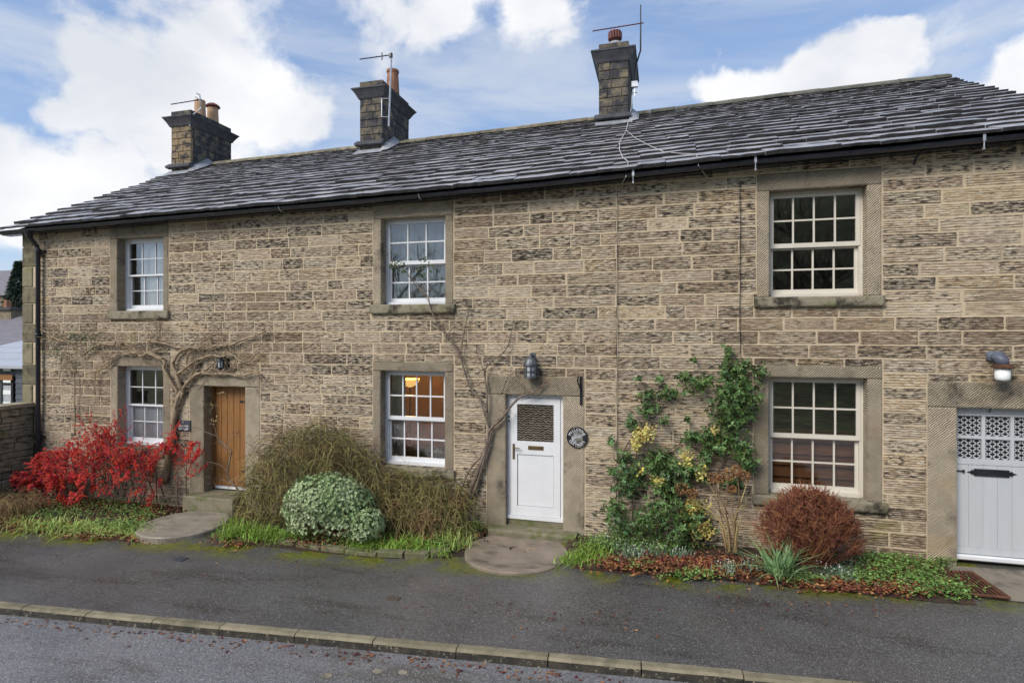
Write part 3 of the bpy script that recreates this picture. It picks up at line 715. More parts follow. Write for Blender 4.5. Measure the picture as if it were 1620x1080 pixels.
def door3():
    (x0, x1, zt, zb), s, ci = OPEN['d3']; y = .11; m = M['greypaint']
    f = MB(); f.box(x0, x0+.03, y, y+.09, zb, zt); f.box(x1-.03, x1, y, y+.09, zb, zt); f.box(x0+.03, x1-.03, y+.001, y+.09, zt-.085, zt)
    o = f.build('door', m, cott[ci]); surround('d3', o, False)
    MB().bev(x0+.0, x1, y-.05, y+.0, zb, zb+.07, .015).build('weatherbar', M['white'], o)
    a_, b2 = x0+.032, x1-.032; zm = ZW(1515, 727); y2 = y+.01
    l = MB(); l.box(a_, a_+.028, y2, y2+.05, zm, zt-.09); l.box(b2-.028, b2, y2, y2+.05, zm, zt-.09); l.box(a_, b2, y2+.001, y2+.05, zm-.075, zm); l.box(a_+.028, b2-.028, y2+.001, y2+.05, zt-.12, zt-.09); MB().box(a_, b2, y2-.004, y2+.05, zb+.075, zb+.17).build('bottom_rail', m, o)
    l.build('leaf_frame', m, o)
    n = 6; w = (b2-a_)/n
    for i in range(n): MB().bev(a_+i*w+.001, a_+(i+1)*w-.001, y2+.008, y2+.045, zb+.17, zm-.075, .004).build('board', m, o)
    ix0, ix1, iz0, iz1 = a_+.028, b2-.028, zm, zt-.12; bar = .04; pw = (ix1-ix0-2*bar)/3; ph = (iz1-iz0-bar)/2
    for i in (1, 2): MB().box(ix0+i*pw+(i-1)*bar, ix0+i*(pw+bar), y2+.004, y2+.044, iz0, iz1).build('glazing_bar', m, o)
    for i in range(3): MB().box(ix0+i*(pw+bar), ix0+i*(pw+bar)+pw, y2+.006, y2+.042, iz0+ph, iz0+ph+bar).build('glazing_bar', m, o)
    MB().box(ix0, ix1, y2+.040, y2+.046, iz0, iz1).build('pane', M['black'], o)
    for i in range(3):
        for j in range(2):
            px0, pz0 = ix0+i*(pw+bar), iz0+j*(ph+bar); g = MB(); cw, chh = pw/6, ph/8      # expanded-metal mesh behind the pane
            nx = 8; nz_ = 10
            for p in range(-1, nx):
                for q in range(-1, nz_):
                    for sgn in ((1,) if (p+q) % 2 else (-1,)):
                        A = Vector((px0+p*cw, y2+.034, pz0+q*chh + (0 if sgn > 0 else chh))); B = A + Vector((cw, 0, sgn*chh))
                        if A.x < px0-.001 or B.x > px0+pw+.001 or min(A.z, B.z) < pz0-.001 or max(A.z, B.z) > pz0+ph+.001: continue
                        dn = Vector((0, 0, .0085)); g.add([A-dn, B-dn, B+dn, A+dn], [(0,1,2,3)])
            g.build('mesh_guard', M['greypaint'], o)
    lz = ZW(1560, 750.5); xc = XW(1570, .1); lp = MB(); lp.bev(xc-.20, xc+.20, y2-.014, y2+.008, lz-.048, lz+.048, .008)
    for sgn in (-1, 1):
        q = [(xc+sgn*.20, -.02), (xc+sgn*.225, -.035), (xc+sgn*.245, -.012), (xc+sgn*.29, 0), (xc+sgn*.245, .012), (xc+sgn*.225, .035), (xc+sgn*.20, .02)]
        lp.add([(a1, y2-.004, lz+b1) for a1, b1 in q], [tuple(range(7)) if sgn > 0 else tuple(range(7))[::-1]])
    lp.build('letterbox', M['black'], o)
    h = MB(); h.tube([(a_+.0,y2-.004,lz+.01),(a_+.09,y2-.012,lz+.01)], .009, 6); h.box(a_+.085, a_+.105, y2-.02, y2, lz-.008, lz+.028); h.build('latch', M['black'], o)
    return o
D3 = door3()
# ---- lettering (mesh made from the built-in font)
def text(s, size, m, par, mw, name='lettering', ext=.002, sy=1.0):
    cu = bpy.data.curves.new('t', 'FONT'); cu.body = s; cu.size = size; cu.align_x = 'CENTER'; cu.align_y = 'CENTER'; cu.extrude = ext
    to = bpy.data.objects.new('t', cu); C.objects.link(to); dg = bpy.context.evaluated_depsgraph_get()
    me = bpy.data.meshes.new_from_object(to.evaluated_get(dg)); bpy.data.objects.remove(to)
    me.materials.clear(); me.materials.append(m); return link(name, me, par, mw)
UPR = Matrix.Rotation(pi/2, 4, 'X')
text('3', .10, M['black'], D3, Matrix.Translation((XW(1566, .1), .106, ZW(1566, 649.5))) @ UPR, 'house_number')

# ---- roof: deck, slates, ridge stones
roofs = []
for ci in range(3):
    x0, x1 = BX[ci], BX[ci+1]; mb = MB(); n = 8
    if ci == 0: x0 -= .02
    for i in range(n+1):
        X = x0+(x1-x0)*i/n
        for v in (.03, .5, 1): p = roof(X, v); mb.v.append((p.x, p.y, p.z-.07))
        mb.v.append((X, 2*RY+.3, gz(X)+.05))
    for i in range(n):
        for k in range(3): mb.f.append((i*4+k, (i+1)*4+k, (i+1)*4+k+1, i*4+k+1)); mb.m.append(0)
    roofs.append(mb.build('roof', M['deck'], cott[ci]))
def slate_meshes(n):
    out = []
    for q in range(n):
        rr_ = random.Random(q+50); mb = MB(); cols = 5; t = rr_.uniform(.032, .052)
        lo = [(-.5+i/(cols), rr_.uniform(-.02, .035)) for i in range(cols+1)]
        tb = [rr_.uniform(-.006, .006) for _ in range(cols+1)]
        vs = [(x, y, tb[i]*.5) for i, (x, y) in enumerate(lo)] + [(x, y+.006, t+tb[i]) for i, (x, y) in enumerate(lo)] + [(-.5, 1, 0), (.5, 1, 0), (-.5, 1, t), (.5, 1, t)]
        k = cols+1; fs = [(i, i+1, k+i+1, k+i) for i in range(cols)]
        fs.append(tuple(range(k, 2*k)) + (2*k+3, 2*k+2)); fs.append((0, k, 2*k+2, 2*k)); fs.append((cols, 2*k+1, 2*k+3, k+cols)); fs.append((2*k, 2*k+1) + tuple(range(cols, -1, -1)))
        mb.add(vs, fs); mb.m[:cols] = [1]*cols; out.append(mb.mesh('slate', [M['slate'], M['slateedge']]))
    return out
SLM = slate_meshes(12)
def lay_slates():
    rr_ = random.Random(5); NC = 21; e = [.34-.19*(i/(NC-1)) for i in range(NC)]; tot = sum(e); v = -.006; cnt = [0, 0, 0]
    SLn = sqrt((RY-EY)**2 + 2.7**2)
    for i in range(NC):
        ev = e[i]/tot; x = -13.30 + rr_.uniform(0, .12); xe = 5.52 + rr_.uniform(0, .08)
        while x < xe-.1:
            w = rr_.uniform(.34, .85)*(1.15-.45*i/NC)
            if xe-(x+w) < .25: w = xe-x
            xc = x+w/2; ci = 0 if xc < BX[1] else 1 if xc < BX[2] else 2
            vv = v + rr_.uniform(-.003, .003); p0 = roof(xc, vv); p1 = roof(xc, min(1.02, vv+.08)); ay = (p1-p0).normalized()
            ax = (roof(xc+.3, vv)-roof(xc-.3, vv)).normalized(); an = ax.cross(ay).normalized(); ay = an.cross(ax)
            L_ = min(ev*SLn*1.5, SLn*(1.0-vv)+.05); tl = .075/max(L_, .2); tilt = tl*.5 + rr_.uniform(-.014, .014)
            fz = 1.12-.45*i/NC; ay2 = (ay - an*(.041*fz/(ev*SLn)*.88+rr_.uniform(-.02, .02))).normalized(); an2 = ax.cross(ay2).normalized()
            o = p0 + an*(.03+rr_.uniform(0, .014))
            mw = Matrix(((ax.x*(w-.008), ay2.x*L_, an2.x*fz, o.x), (ax.y*(w-.008), ay2.y*L_, an2.y*fz, o.y), (ax.z*(w-.008), ay2.z*L_, an2.z*fz, o.z), (0, 0, 0, 1)))
            link('slate', rr_.choice(SLM), roofs[ci], mw); cnt[ci] += 1
            x += w
        v += ev
    print('slates', cnt)
lay_slates()
def ridge():
    x = -12.35
    while x < 5.5:
        l = R.uniform(.55, .8); ci = 0 if x < BX[1] else 1 if x < BX[2] else 2; a_, b2 = x+.006, min(x+l, 5.56)-.006; mb = MB(); vs = []
        for X in (a_, b2):
            zr = rz(X)+.045+R.uniform(-.006, .006)
            for dy, dz in ((-.21, -.085), (-.21, -.04), (-.06, .045), (.06, .045), (.21, -.04), (.21, -.085)): vs.append((X, RY+dy, zr+dz))
        mb.add(vs, [(k, k+6, k+7, k+1) for k in range(5)] + [(0,1,2,3,4,5), (11,10,9,8,7,6)]); mb.build('ridge_stone', M['ridge' if x < -.9 else 'ridge_grey'], roofs[ci]); x += l
ridge()

# ---- chimneys
def chimney(ci, x0, x1, zdrip, zcor, ztop1, ztop2, front, side):
    y0, y1 = 3.72, 5.2; zb = zdrip-.6
    core = MB().box(x0+.015, x1-.015, y0+.015, y1-.015, zb, ztop1).build('chimney', M['stack_mortar'], cott[ci])
    z = zdrip-.30; k = 0; hgt = (zcor-zdrip)/round((zcor-zdrip)/.19)
    z = zdrip - hgt*2
    while z < zcor-.05:
        g = .006
        cuts = [0, R.uniform(.35, .65), 1] if k % 2 else [0, R.uniform(.2, .4), R.uniform(.6, .8), 1]
        for i in range(len(cuts)-1):
            MB().bev(x0+(x1-x0)*cuts[i]+g*.5, x0+(x1-x0)*cuts[i+1]-g*.5, y0-R.uniform(0, .012), y0+.08, z+g, z+hgt-g, .012).build('stone', front, core)
        cuts = [0, R.uniform(.28, .4), R.uniform(.55, .75), 1] if k % 2 else [0, R.uniform(.42, .58), 1]
        for i in range(len(cuts)-1):
            ya, yb = y0+.082+(y1-y0-.082)*cuts[i], y0+.082+(y1-y0-.082)*cuts[i+1]
            for s_, xx in ((1, x1), (-1, x0)):
                px_ = xx+s_*R.uniform(0, .008); MB().box(min(px_, xx-s_*.06), max(px_, xx-s_*.06), ya+g*.5, yb-g*.5, z+g, z+hgt-g).build('stone', side, core)
        z += hgt; k += 1
    def ring(name, prof, m):                                      # moulding swept round the stack
        mb = MB(); vs = []
        for off, zz in prof: vs += [(x0-off, y0-off, zz), (x1+off, y0-off, zz), (x1+off, y1+off, zz), (x0-off, y1+off, zz)]
        n = len(prof); fs = [(i*4+k_, i*4+(k_+1) % 4, (i+1)*4+(k_+1) % 4, (i+1)*4+k_) for i in range(n-1) for k_ in range(4)] + [(3, 2, 1, 0), tuple((n-1)*4+q for q in range(4))]
        mb.add(vs, fs); mb.build(name, m, core)
    ring('cornice', [(.02, zcor-.03), (.04, zcor), (.06, zcor+.045), (.095, zcor+.105), (.145, ztop1-.035), (.16, ztop1-.03), (.16, ztop1), (.03, ztop1+.02)], M['cornice'])
    ring('cap_course', [(-.01, ztop1+.005), (.0, ztop1+.015), (.0, ztop2), (-.03, ztop2+.015)], M['stack'])
    mb = MB()                                                     # sloping drip stone on the front
    mb.add([(x0-.09,y0-.12,zdrip-.03),(x1+.05,y0-.12,zdrip-.03),(x1+.05,y0+.02,zdrip+.06),(x0-.09,y0+.02,zdrip+.06),(x0-.09,y0-.12,zdrip-.08),(x1+.05,y0-.12,zdrip-.08),(x1+.05,y0+.02,zdrip-.10),(x0-.09,y0+.02,zdrip-.10)],
           [(0,1,2,3),(4,5,1,0),(7,6,5,4),(5,6,2,1),(4,0,3,7)]); mb.build('drip_stone', M['cornice'], core)
    mb = MB(); zz = roof((x0+x1)/2, (y0-EY)/(RY-EY)).z
    mb.add([(x0-.06,y0-.26,zz-.065),(x1+.09,y0-.26,zz-.055),(x1+.09,y0+.0,zz+.13),(x0-.06,y0+.0,zz+.12)], [(0,1,2,3)])
    mb.add([(x1+.02,y0-.16,zz-.0),(x1+.22,y0-.10,zz+.055),(x1+.20,RY-.12,zz+.45),(x1+.012,RY-.15,zz+.60),(x1+.012,y0,zz+.22)], [(0,1,2,3,4)])
    mb.build('flashing', M['lead'], core)
    return core
H0 = CH
chA = chimney(0, -13.08, -12.42, H0+4.66, H0+5.74, H0+5.96, H0+6.14, M['stack_buff'], M['stack'])
chB = chimney(1, -7.28, -6.66, H0+4.77, H0+5.88, H0+6.09, H0+6.28, M['stack'], M['stack'])
chC = chimney(2, -1.37, -.72, H0+4.83, H0+6.03, H0+6.25, H0+6.43, M['stack'], M['stack'])
MB().lathe((-12.75, 4.38, H0+6.13), [(.16, 0), (.145, .3), (.14, .55), (.11, .55), (.10, .3)], 14).build('chimney_pot', M['buffpot'], chA)
p2 = MB().lathe((-12.75, 4.85, H0+6.13), [(.17, 0), (.15, .35), (.145, .55)], 14).build('chimney_pot', M['buffpot'], chA)
MB().lathe((-12.75, 4.85, H0+6.68), [(.16, -.03), (.20, 0), (.20, .02), (.15, .07), (.07, .11), (.01, .12)], 14).build('pot_cap', M['redpot'], chA)
MB().lathe((-6.96, 4.86, H0+6.25), [(.185, 0), (.165, .35), (.145, .72), (.165, .74), (.165, .80), (.12, .80), (.11, .5)], 14).build('chimney_pot', M['terracotta'], chB)
MB().lathe((-1.03, 3.92, H0+6.43), [(.17, 0), (.17, .03), (.13, .09), (.06, .12)], 14).build('cowl_base', M['lead'], chC)
cw = MB()
for k in range(14):
    t = 2*pi*k/14; x, y = -1.03+.135*cos(t), 3.92+.135*sin(t); cw.box(x-.018, x+.018, y-.018, y+.018, H0+6.60, H0+6.74)
cw.lathe((-1.03, 3.92, H0+6.56), [(.05, -.03), (.09, .0), (.145, .03), (.145, .05)], 14); cw.lathe((-1.03, 3.92, H0+6.73), [(.15, 0), (.14, .03), (.06, .06)], 14); cw.lathe((-1.03, 3.92, H0+6.52), [(.03, 0), (.03, .2)], 8)
cw.build('cowl', M['redpot'], chC)

# ------------------------------------------------------------------ rainwater goods
def gutter():
    t = thing('gutter', 'long black half-round gutter under the slate eaves', 'gutter')
    xs = [-13.42, -12.6] + [p.x for p in gp[1:]] + [5.5]; mb = MB(); n = 9; b0 = 0
    for X in xs:
        z = gz(X)
        for k in range(n): a_ = pi + pi*k/(n-1); mb.v.append((X, GY+.058*cos(a_), z+.035+.058*sin(a_)))
        for k in range(n-1, -1, -1): a_ = pi + pi*k/(n-1); mb.v.append((X, GY+.053*cos(a_), z+.037+.052*sin(a_)))
    m2 = 2*n
    for i in range(len(xs)-1):
        for k in range(m2): k2 = (k+1) % m2; mb.f.append((i*m2+k, (i+1)*m2+k, (i+1)*m2+k2, i*m2+k2)); mb.m.append(0)
    mb.f.append(tuple(range(m2))); mb.m.append(0)
    mb.build('trough', M['gutter'], t)
    fb = MB()
    for i in range(len(xs)-1):
        A, B = xs[i], xs[i+1]; fb.add([(A,-.185,gz(A)-.02),(B,-.185,gz(B)-.02),(B,-.185,gz(B)+.08),(A,-.185,gz(A)+.08),(A,-.01,gz(A)-.02),(B,-.01,gz(B)-.02)], [(0,1,2,3),(4,5,1,0)])
    fb.build('fascia', M['gutter'], t)
    for px in (445, 665): X = XW(px, GY); MB().tube([(X, GY+.07*cos(pi+pi*k/8), gz(X)+.04+.074*sin(pi+pi*k/8)) for k in range(9)], .011, 5).build('clip', M['galv'], t)
    for px in (1002, 1194, 1552):
        X = XW(px, GY); z = gz(X); b = MB(); b.box(X-.016, X+.016, GY-.085, GY-.075, z-.02, z+.11); b.tube([(X,GY-.08,z+.0),(X,GY-.07,z-.09),(X,GY-.03,z-.12)], .008, 6); b.lathe((X, GY-.07, z-.115), [(.015, -.01), (.015, .015)], 6); b.build('bracket', M['galv'], t)
    X = XW(1449, -.1); z = gz(X); MB().tube([(X+.06,-.2,z-.02),(X+.01,-.1,z-.07),(X,-.04,z-.16)], .016, 6).build('bracket', M['black'], t)
gutter()
def downpipe():
    X = XW(61, -.08); t = thing('downpipe', 'black cast-iron downpipe at the left corner of the terrace', 'downpipe', (X, -.09, zg(X)))
    zt = gz(X)-.05-zg(X); p = MB(); p.tube([(0,-.18,zt+.05),(0,-.17,zt-.06),(0,-.02,zt-.24),(0,0,zt-.32),(0,0,1.2),(0,0,0)], .042, 12); p.build('pipe', M['black'], t, True)
    MB().lathe((0, -.18, zt-.05), [(.05, -.02), (.06, .03), (.075, .08)], 12).build('outlet', M['black'], t)
    for z in (zt-.38, 3.35, 1.25):
        c_ = MB(); c_.lathe((0, 0, z), [(.05, 0), (.056, .01), (.056, .09), (.05, .10)], 12); c_.box(-.11, .11, .02, .07, z+.03, z+.07); c_.build('collar', M['black'], t)
downpipe()

# ------------------------------------------------------------------ aerials and cables
def yagi(mb, a, b2, n, l, r=.008):
    mb.tube([a, b2], .013, 5); d = (b2-a)
    for i in range(n): p = a + d*((i+.3)/n); mb.tube([p-Vector((0, l, 0)), p+Vector((0, l, 0))], r*.7, 4)
Y_ = 3.75
def aerialA():
    t = thing('aerial', 'small aerial on a cranked arm beside the two clay pots of the left chimney', 'aerial')
    m = MB(); pts = [W(*p, Y_-.05) for p in ((300.5, 200), (299.5, 190), (303, 184), (317.5, 172), (316.5, 157), (316, 150), (311, 148))]; m.tube(pts, .018, 6); m.build('arm', M['galv'], t)
    m = MB(); yagi(m, W(270.5, 165.3, Y_), W(319, 157.5, Y_), 9, .035); m.tube([W(308.5, 153.5, Y_), W(312, 155, Y_), W(313.5, 159, Y_)], .008, 5); m.build('boom', M['black'], t)
def aerialB():
    t = thing('aerial', 'tall pole aerial strapped to the middle chimney beside one terracotta pot', 'aerial')
    m = MB(); m.tube([W(615, 200, Y_-.12), W(617, 150, Y_-.12), W(619.3, 83, Y_-.12)], .022, 7); m.build('pole', M['galv'], t)
    m = MB(); yagi(m, W(569, 94, Y_-.12), W(620, 87, Y_-.12), 10, .035); m.tube([W(604.3, 83.5, Y_-.12), W(604.3, 95, Y_-.12)], .014, 5); m.lathe(W(618.3, 88, Y_-.12), [(.05, -.05), (.05, .04)], 6); m.build('boom', M['black'], t)
    m = MB()
    for py in (156, 185): m.tube([W(601, py, Y_-.03), W(617, py, Y_-.14)], .012, 5)
    m.tube([W(604, 156, Y_-.03), W(604, 185, Y_-.03)], .014, 5); m.build('wall_bracket', M['galv'], t)
def aerialC():
    t = thing('aerial', 'aerial on a bent mast above the red cowl of the tall right chimney', 'aerial')
    YY = 3.9; m = MB(); m.tube([W(1005, 134, YY), W(1006, 104, YY), W(1013.4, 80, YY), W(1013.6, 45, YY), W(1013.6, 8, YY)], [.02, .02, .018, .016, .012], 6); m.build('mast', M['black'], t)
    m = MB(); yagi(m, W(937.5, 49.5, YY), W(1018.5, 36.5, YY), 12, .03); m.build('boom', M['redpot'], t)
    m = MB(); c_ = W(1003, 134, YY-.1); m.box(c_.x-.05, c_.x+.08, c_.y-.04, c_.y+.04, c_.z-.06, c_.z+.06); m.tube([W(999, 148, YY-.1), W(1008, 147, YY-.1)], .012, 5); m.tube([W(1004, 140, YY-.1), W(1004.5, 152, YY-.1)], .012, 5); m.build('bracket', M['galv'], t)
aerialA(); aerialB(); aerialC()
def on_roof(px, py, up=.09):                                       # a measured point lying on the roof slope
    d = ray(px, py); lo, hi = 7.0, 20.0
    f = lambda t: (EYE+d*t).z - roof((EYE+d*t).x, ((EYE+d*t).y-EY)/(RY-EY)).z
    for _ in range(50):
        mid = (lo+hi)/2
        if f(mid) > 0: lo = mid
        else: hi = mid
    return EYE + d*lo + Vector((0, -.02, up))
ca = MB(); ca.tube([W(1000, 150, 3.68), W(998, 176, 3.66)] + [on_roof(*p) for p in ((996, 190), (994, 200), (991, 214), (981, 232), (980, 245), (985, 258), (994, 266))] + [W(990, 280, GY-.08), W(984, 290, -.06)], .0075, 5)
tag(ca.build('aerial_cable', M['cable']), 'white aerial cable hanging in a loop down the slates below the tall right chimney', 'cable')
ca = MB(); ca.tube([on_roof(*p) for p in ((991, 214), (1004, 226), (1025, 238), (1050, 250), (1080, 253), (1102, 254))] + [W(1105, 262, GY-.09), W(1118, 280, -.06), W(1140, 291, -.03), W(1156, 288, -.03), W(1165, 282, -.03)], .0055, 5)
tag(ca.build('aerial_cable', M['cable']), 'thin white cable crossing the slates and dropping over the gutter between brackets', 'cable')
ca = MB(); A = W(100, 334, -.3); B = Vector((-30, 3, A.z+.1)); ca.tube([A.lerp(B, i/10) - Vector((0, 0, .5*sin(pi*i/10))) for i in range(11)], .010, 4)
tag(ca.build('overhead_wire', M['black']), 'thin black overhead wire running to the left eaves', 'wire')
for px, pa, pb, lab in ((976, 300, 868, 'thin dark cable clipped straight down the wall beside the white door cottage joint'), (1171, 285, 560, 'thin cable dropping down the wall left of the cream windows')):
    ca = MB(); n = 14; ca.tube([W(px+R.uniform(-.8, .8), pa+(pb-pa)*i/n, -.034) for i in range(n+1)], .0055, 5); tag(ca.build('wall_cable', M['black']), lab, 'cable')

# ------------------------------------------------------------------ wall fittings
def lantern_ship():
    t = thing('wall_lantern', 'grey caged bulkhead lantern above the white door', 'lantern', W(839.5, 601, -.14))
    MB().lathe((0, 0, .05), [(.075, 0), (.085, .02), (.085, .20), (.075, .22)], 16).build('glass', M['farglass'] if 'farglass' in M else M['lampglass'], t)
    m = MB()
    for z in (.035, .125, .215): m.lathe((0, 0, z), [(.098, 0), (.10, .008), (.10, .018), (.098, .026)], 16)
    for k in range(8): a_ = 2*pi*k/8+.2; m.tube([(.102*cos(a_), .102*sin(a_), .03), (.102*cos(a_), .102*sin(a_), .24)], .010, 5)
    m.build('cage', M['pewter'], t)
    m = MB(); m.lathe((0, 0, .24), [(.115, 0), (.11, .03), (.075, .09), (.035, .12), (.03, .15), (.01, .17)], 16); m.tube([(0, 0, .36), (.01, .05, .42), (.0, .14, .36)], .015, 6); m.build('hood', M['pewter'], t)
    m = MB(); m.box(-.05, .05, .125, .14, .20, .42); m.build('back_plate', M['pewter'], t)
M['pewter'] = mat('pewter_metal', (.17,.18,.19), (.11,.115,.125), 12, .5, metal=.6)
M['lampglass'] = mat('frosted_glass', (.45,.48,.50), (.38,.41,.43), 6, .25, spec=.6)
lantern_ship()
def lantern_small():
    t = thing('wall_lantern', 'small black coach lantern above the oak door', 'lantern', W(349, 585, -.12))
    MB().lathe((0, 0, .04), [(.045, 0), (.055, .13)], 6).build('glass', M['lampglass'], t)
    m = MB(); m.lathe((0, 0, .0), [(.02, 0), (.055, .03), (.055, .045)], 6); m.lathe((0, 0, .165), [(.085, 0), (.06, .035), (.02, .06), (.008, .085)], 6)
    for k in range(6): a_ = 2*pi*k/6; m.tube([(.052*cos(a_), .052*sin(a_), .04), (.062*cos(a_), .062*sin(a_), .17)], .007, 4)
    m.build('cage', M['black'], t); m = MB(); m.tube([(0, 0, .24), (.06, .06, .22), (.06, .115, .14)], .012, 5); m.box(.03, .09, .10, .12, .05, .22); m.build('bracket', M['black'], t)
lantern_small()
def lamp_jar():
    t = thing('wall_lamp', 'white glass jar lamp on a blue-grey bracket above the grey door', 'lamp', W(1586, 602, -.17))
    MB().lathe((0, 0, 0), [(.05, .0), (.075, .012), (.082, .04), (.082, .16)], 16).build('glass_jar', M['petal'], t, True)
    MB().lathe((0, 0, .155), [(.085, 0), (.12, .012), (.12, .03), (.07, .06)], 16).build('gallery', M['rust'], t)
    m = MB(); m.tube([(0, 0, .20), (-.005, 0, .26), (-.02, .04, .31), (-.03, .15, .31)], [.065, .075, .072, .06], 12); m.lathe((-.03, .145, .31), [(.01, -.07), (.08, -.05), (.08, .05), (.01, .07)], 10); m.build('bracket', M['bluepaint'], t, True)
M['bluepaint'] = mat('blue_grey_paint', (.13,.15,.20), (.09,.10,.14), 8, .45)
lamp_jar()
def basket_bracket():
    A, B = W(919, 597, -.03), W(920.5, 640, -.03); m = MB()
    m.box(A.x-.018, A.x+.018, -.035, -.018, B.z, A.z+.02); m.tube([(A.x-.04, -.04, A.z+.02), (A.x-.045, -.10, A.z-.05), (A.x, -.05, A.z-.20)], .012, 5)
    tag(m.build('hanging_bracket', M['black']), 'black iron hanging bracket on the stone beside the white door', 'bracket')
basket_bracket()
def slate_sign():
    A, B = W(280, 664, -.03), W(301, 682, -.03); c_ = (A+B)/2; w, h = (B.x-A.x)/2, (A.z-B.z)/2
    t = thing('house_sign', 'small slate house sign with white lettering beside the vine trunk', 'sign', (c_.x, -.02, c_.z))
    MB().bev(-w, w, -.012, .018, -h, h, .004).build('plate', M['slateplate'], t)
    for s_, z, sz in (('1', h*.55, .075), ('Millstone', -h*.02, .066), ('Cottages', -h*.52, .066)): text(s_, sz, M['lettering'], t, Matrix.Translation((-.01, -.0145, z)) @ UPR, ext=.0015)
slate_sign()
def round_plaque():
    c_ = W(913, 691.5, -.03); t = thing('round_plaque', 'round black and white house plaque beside the white door', 'sign', (c_.x, -.03, c_.z)); r = .165
    rot = Matrix.Rotation(pi/2, 4, 'X')
    MB().lathe((0, 0, 0), [(r, -.015), (r, .010), (r*.95, .016), (r*.90, .012), (.01, .012)], 28).build('plate', M['black'], t).matrix_local = rot
    MB().lathe((0, 0, 0), [(r*.55, .0125), (r*.55, .014)], 24).build('picture', M['plaquepic'], t).matrix_local = rot
    for s_, top in (('MILLSTONE', 1), ('COTTAGES', 0)):
        n = len(s_)
        for i, ch in enumerate(s_):
            a_ = radians(90 - (i-(n-1)/2)*16.5) if top else radians(270 + (i-(n-1)/2)*16.5)
            text(ch, .058, M['lettering'], t, Matrix.Translation((r*.72*cos(a_), -.0145, r*.72*sin(a_))) @ Matrix.Rotation(-(a_-pi/2 if top else a_+pi/2), 4, 'Y') @ UPR, ext=.001)
M['plaquepic'] = mat('plaque_picture', (.42,.43,.45), (.03,.03,.035), 11, .4, local=True, stain=(.25,.22,.17), sscale=17, slo=.55, shi=.62)
round_plaque()

# ------------------------------------------------------------------ things seen through the windows
def curtain(name, label, x0, x1, z0, z1, y, m, folds, amp=.03, group=None):
    mb = MB(); n = folds*6
    for i in range(n+1):
        x = x0+(x1-x0)*i/n; a_ = sin(i/6*2*pi)*amp + amp*.5*noise.noise(Vector((i*.3, y, 0)))
        for z in (z0, (z0+z1)/2, z1): mb.v.append((x, y+a_*(1 if z < z1 else .5), z))
    for i in range(n):
        for k in range(2): mb.f.append((i*3+k, (i+1)*3+k, (i+1)*3+k+1, i*3+k+1)); mb.m.append(0)
    return tag(mb.build(name, m, smooth=True), label, 'curtain', group)
o = OPEN['w1'][0]; curtain('curtain', 'white net curtain drawn across the upper sash window of the left cottage', o[0]+.26, o[1]+.05, o[3]-.05, o[2]+.1, .312, M['curtain'], 5, .018)
curtain('curtain', 'dark grey side curtain in the upper sash window of the left cottage', o[0]-.05, o[0]+.25, o[3]-.05, o[2], .46, M['drape'], 2)
o = OPEN['w2'][0]; curtain('curtain', 'white half curtain behind the lower panes above the red berries', o[0]-.05, o[1]+.1, o[3]-.05, (o[2]+o[3])/2+.02, .312, M['curtain'], 7, .018)
curtain('curtain', 'white side curtain at the right of the window above the red berries', o[1]-.20, o[1]+.05, (o[2]+o[3])/2, o[2]+.05, .46, M['curtain'], 3)
o = OPEN['w4'][0]; curtain('curtain', 'grey side curtain in the lit window with the floor lamp', o[0]-.08, o[0]+.26, o[3]-.1, o[2]+.1, .44, M['drape'], 3)
o = OPEN['w3'][0]; curtain('curtain', 'pale curtain behind the upper window of the middle cottage', o[0]+.02, o[1]+.05, o[3]-.1, o[2]+.2, .42, M['drape'], 9)
def floor_lamp():
    p = W(648.5, 604, 2.2); t = thing('floor_lamp', 'lit uplighter floor lamp with glowing amber bowl inside the window', 'lamp', (p.x, 2.2, .125))
    z = p.z-.125
    MB().lathe((0, 0, z-.06), [(.03, -.05), (.12, -.01), (.19, .06), (.215, .125), (.20, .125), (.11, .02)], 20).build('bowl', M['lampglow'], t, True)
    MB().lathe((0, 0, 0), [(.16, 0), (.15, .03), (.014, .05), (.012, z-.1), (.03, z-.1)], 12).build('stand', M['black'], t)
    l = bpy.data.objects.new('lamp_light', bpy.data.lights.new('lamp_light', 'POINT')); C.objects.link(l); l.parent = t; l.location = (0, 0, z+.16)
    l.data.energy = 20; l.data.color = (1, .60, .22); l.data.shadow_soft_size = .1
floor_lamp()
def vase():
    p = W(691, 727, .42); t = thing('flower_vase', 'small vase of white flowers on the sill of the lit window', 'vase', (p.x, .42, p.z))
    MB().lathe((0, 0, -.02), [(.035, 0), (.03, .04), (.045, .10)], 10).build('vase', M['lampglass'], t)
    m = MB()
    for _ in range(40): d = Vector((R.gauss(0, 1), R.gauss(0, 1), abs(R.gauss(0, 1))+.2)).normalized(); m.leaf(Vector((0, 0, .1))+d*.05, d, rv(), .06, .05)
    m.build('petals', M['petal'], t)
    m = MB()
    for _ in range(30): d = Vector((R.gauss(0, 1), R.gauss(0, 1), .4)).normalized(); m.leaf(Vector((0, 0, .09)), d, rv(), .11, .03)
    m.build('leaves', M['evergreen'], t)
vase()
o = OPEN['w4'][0]
tag(MB().bev(o[0]-.2, o[1]+.2, .34, .62, o[3]-.10, o[3]-.04, .01).build('window_board', M['cream']), 'white window board inside the lit window', 'shelf')
def sofa():
    x = W(665, 700, 1.5).x; t = thing('sofa', 'olive sofa back seen low through the lit window', 'sofa', (x, 1.5, .125)); m = M['olive']
    MB().bev(-.85, .85, -.12, .12, .35, .88, .04).build('backrest', m, t); MB().bev(-.85, .85, .0, .8, .12, .42, .04).build('seat', m, t)
    for s_ in (-1, 1): MB().bev(s_*.95-.1, s_*.95+.1, -.12, .8, .0, .62, .04).build('armrest', m, t)
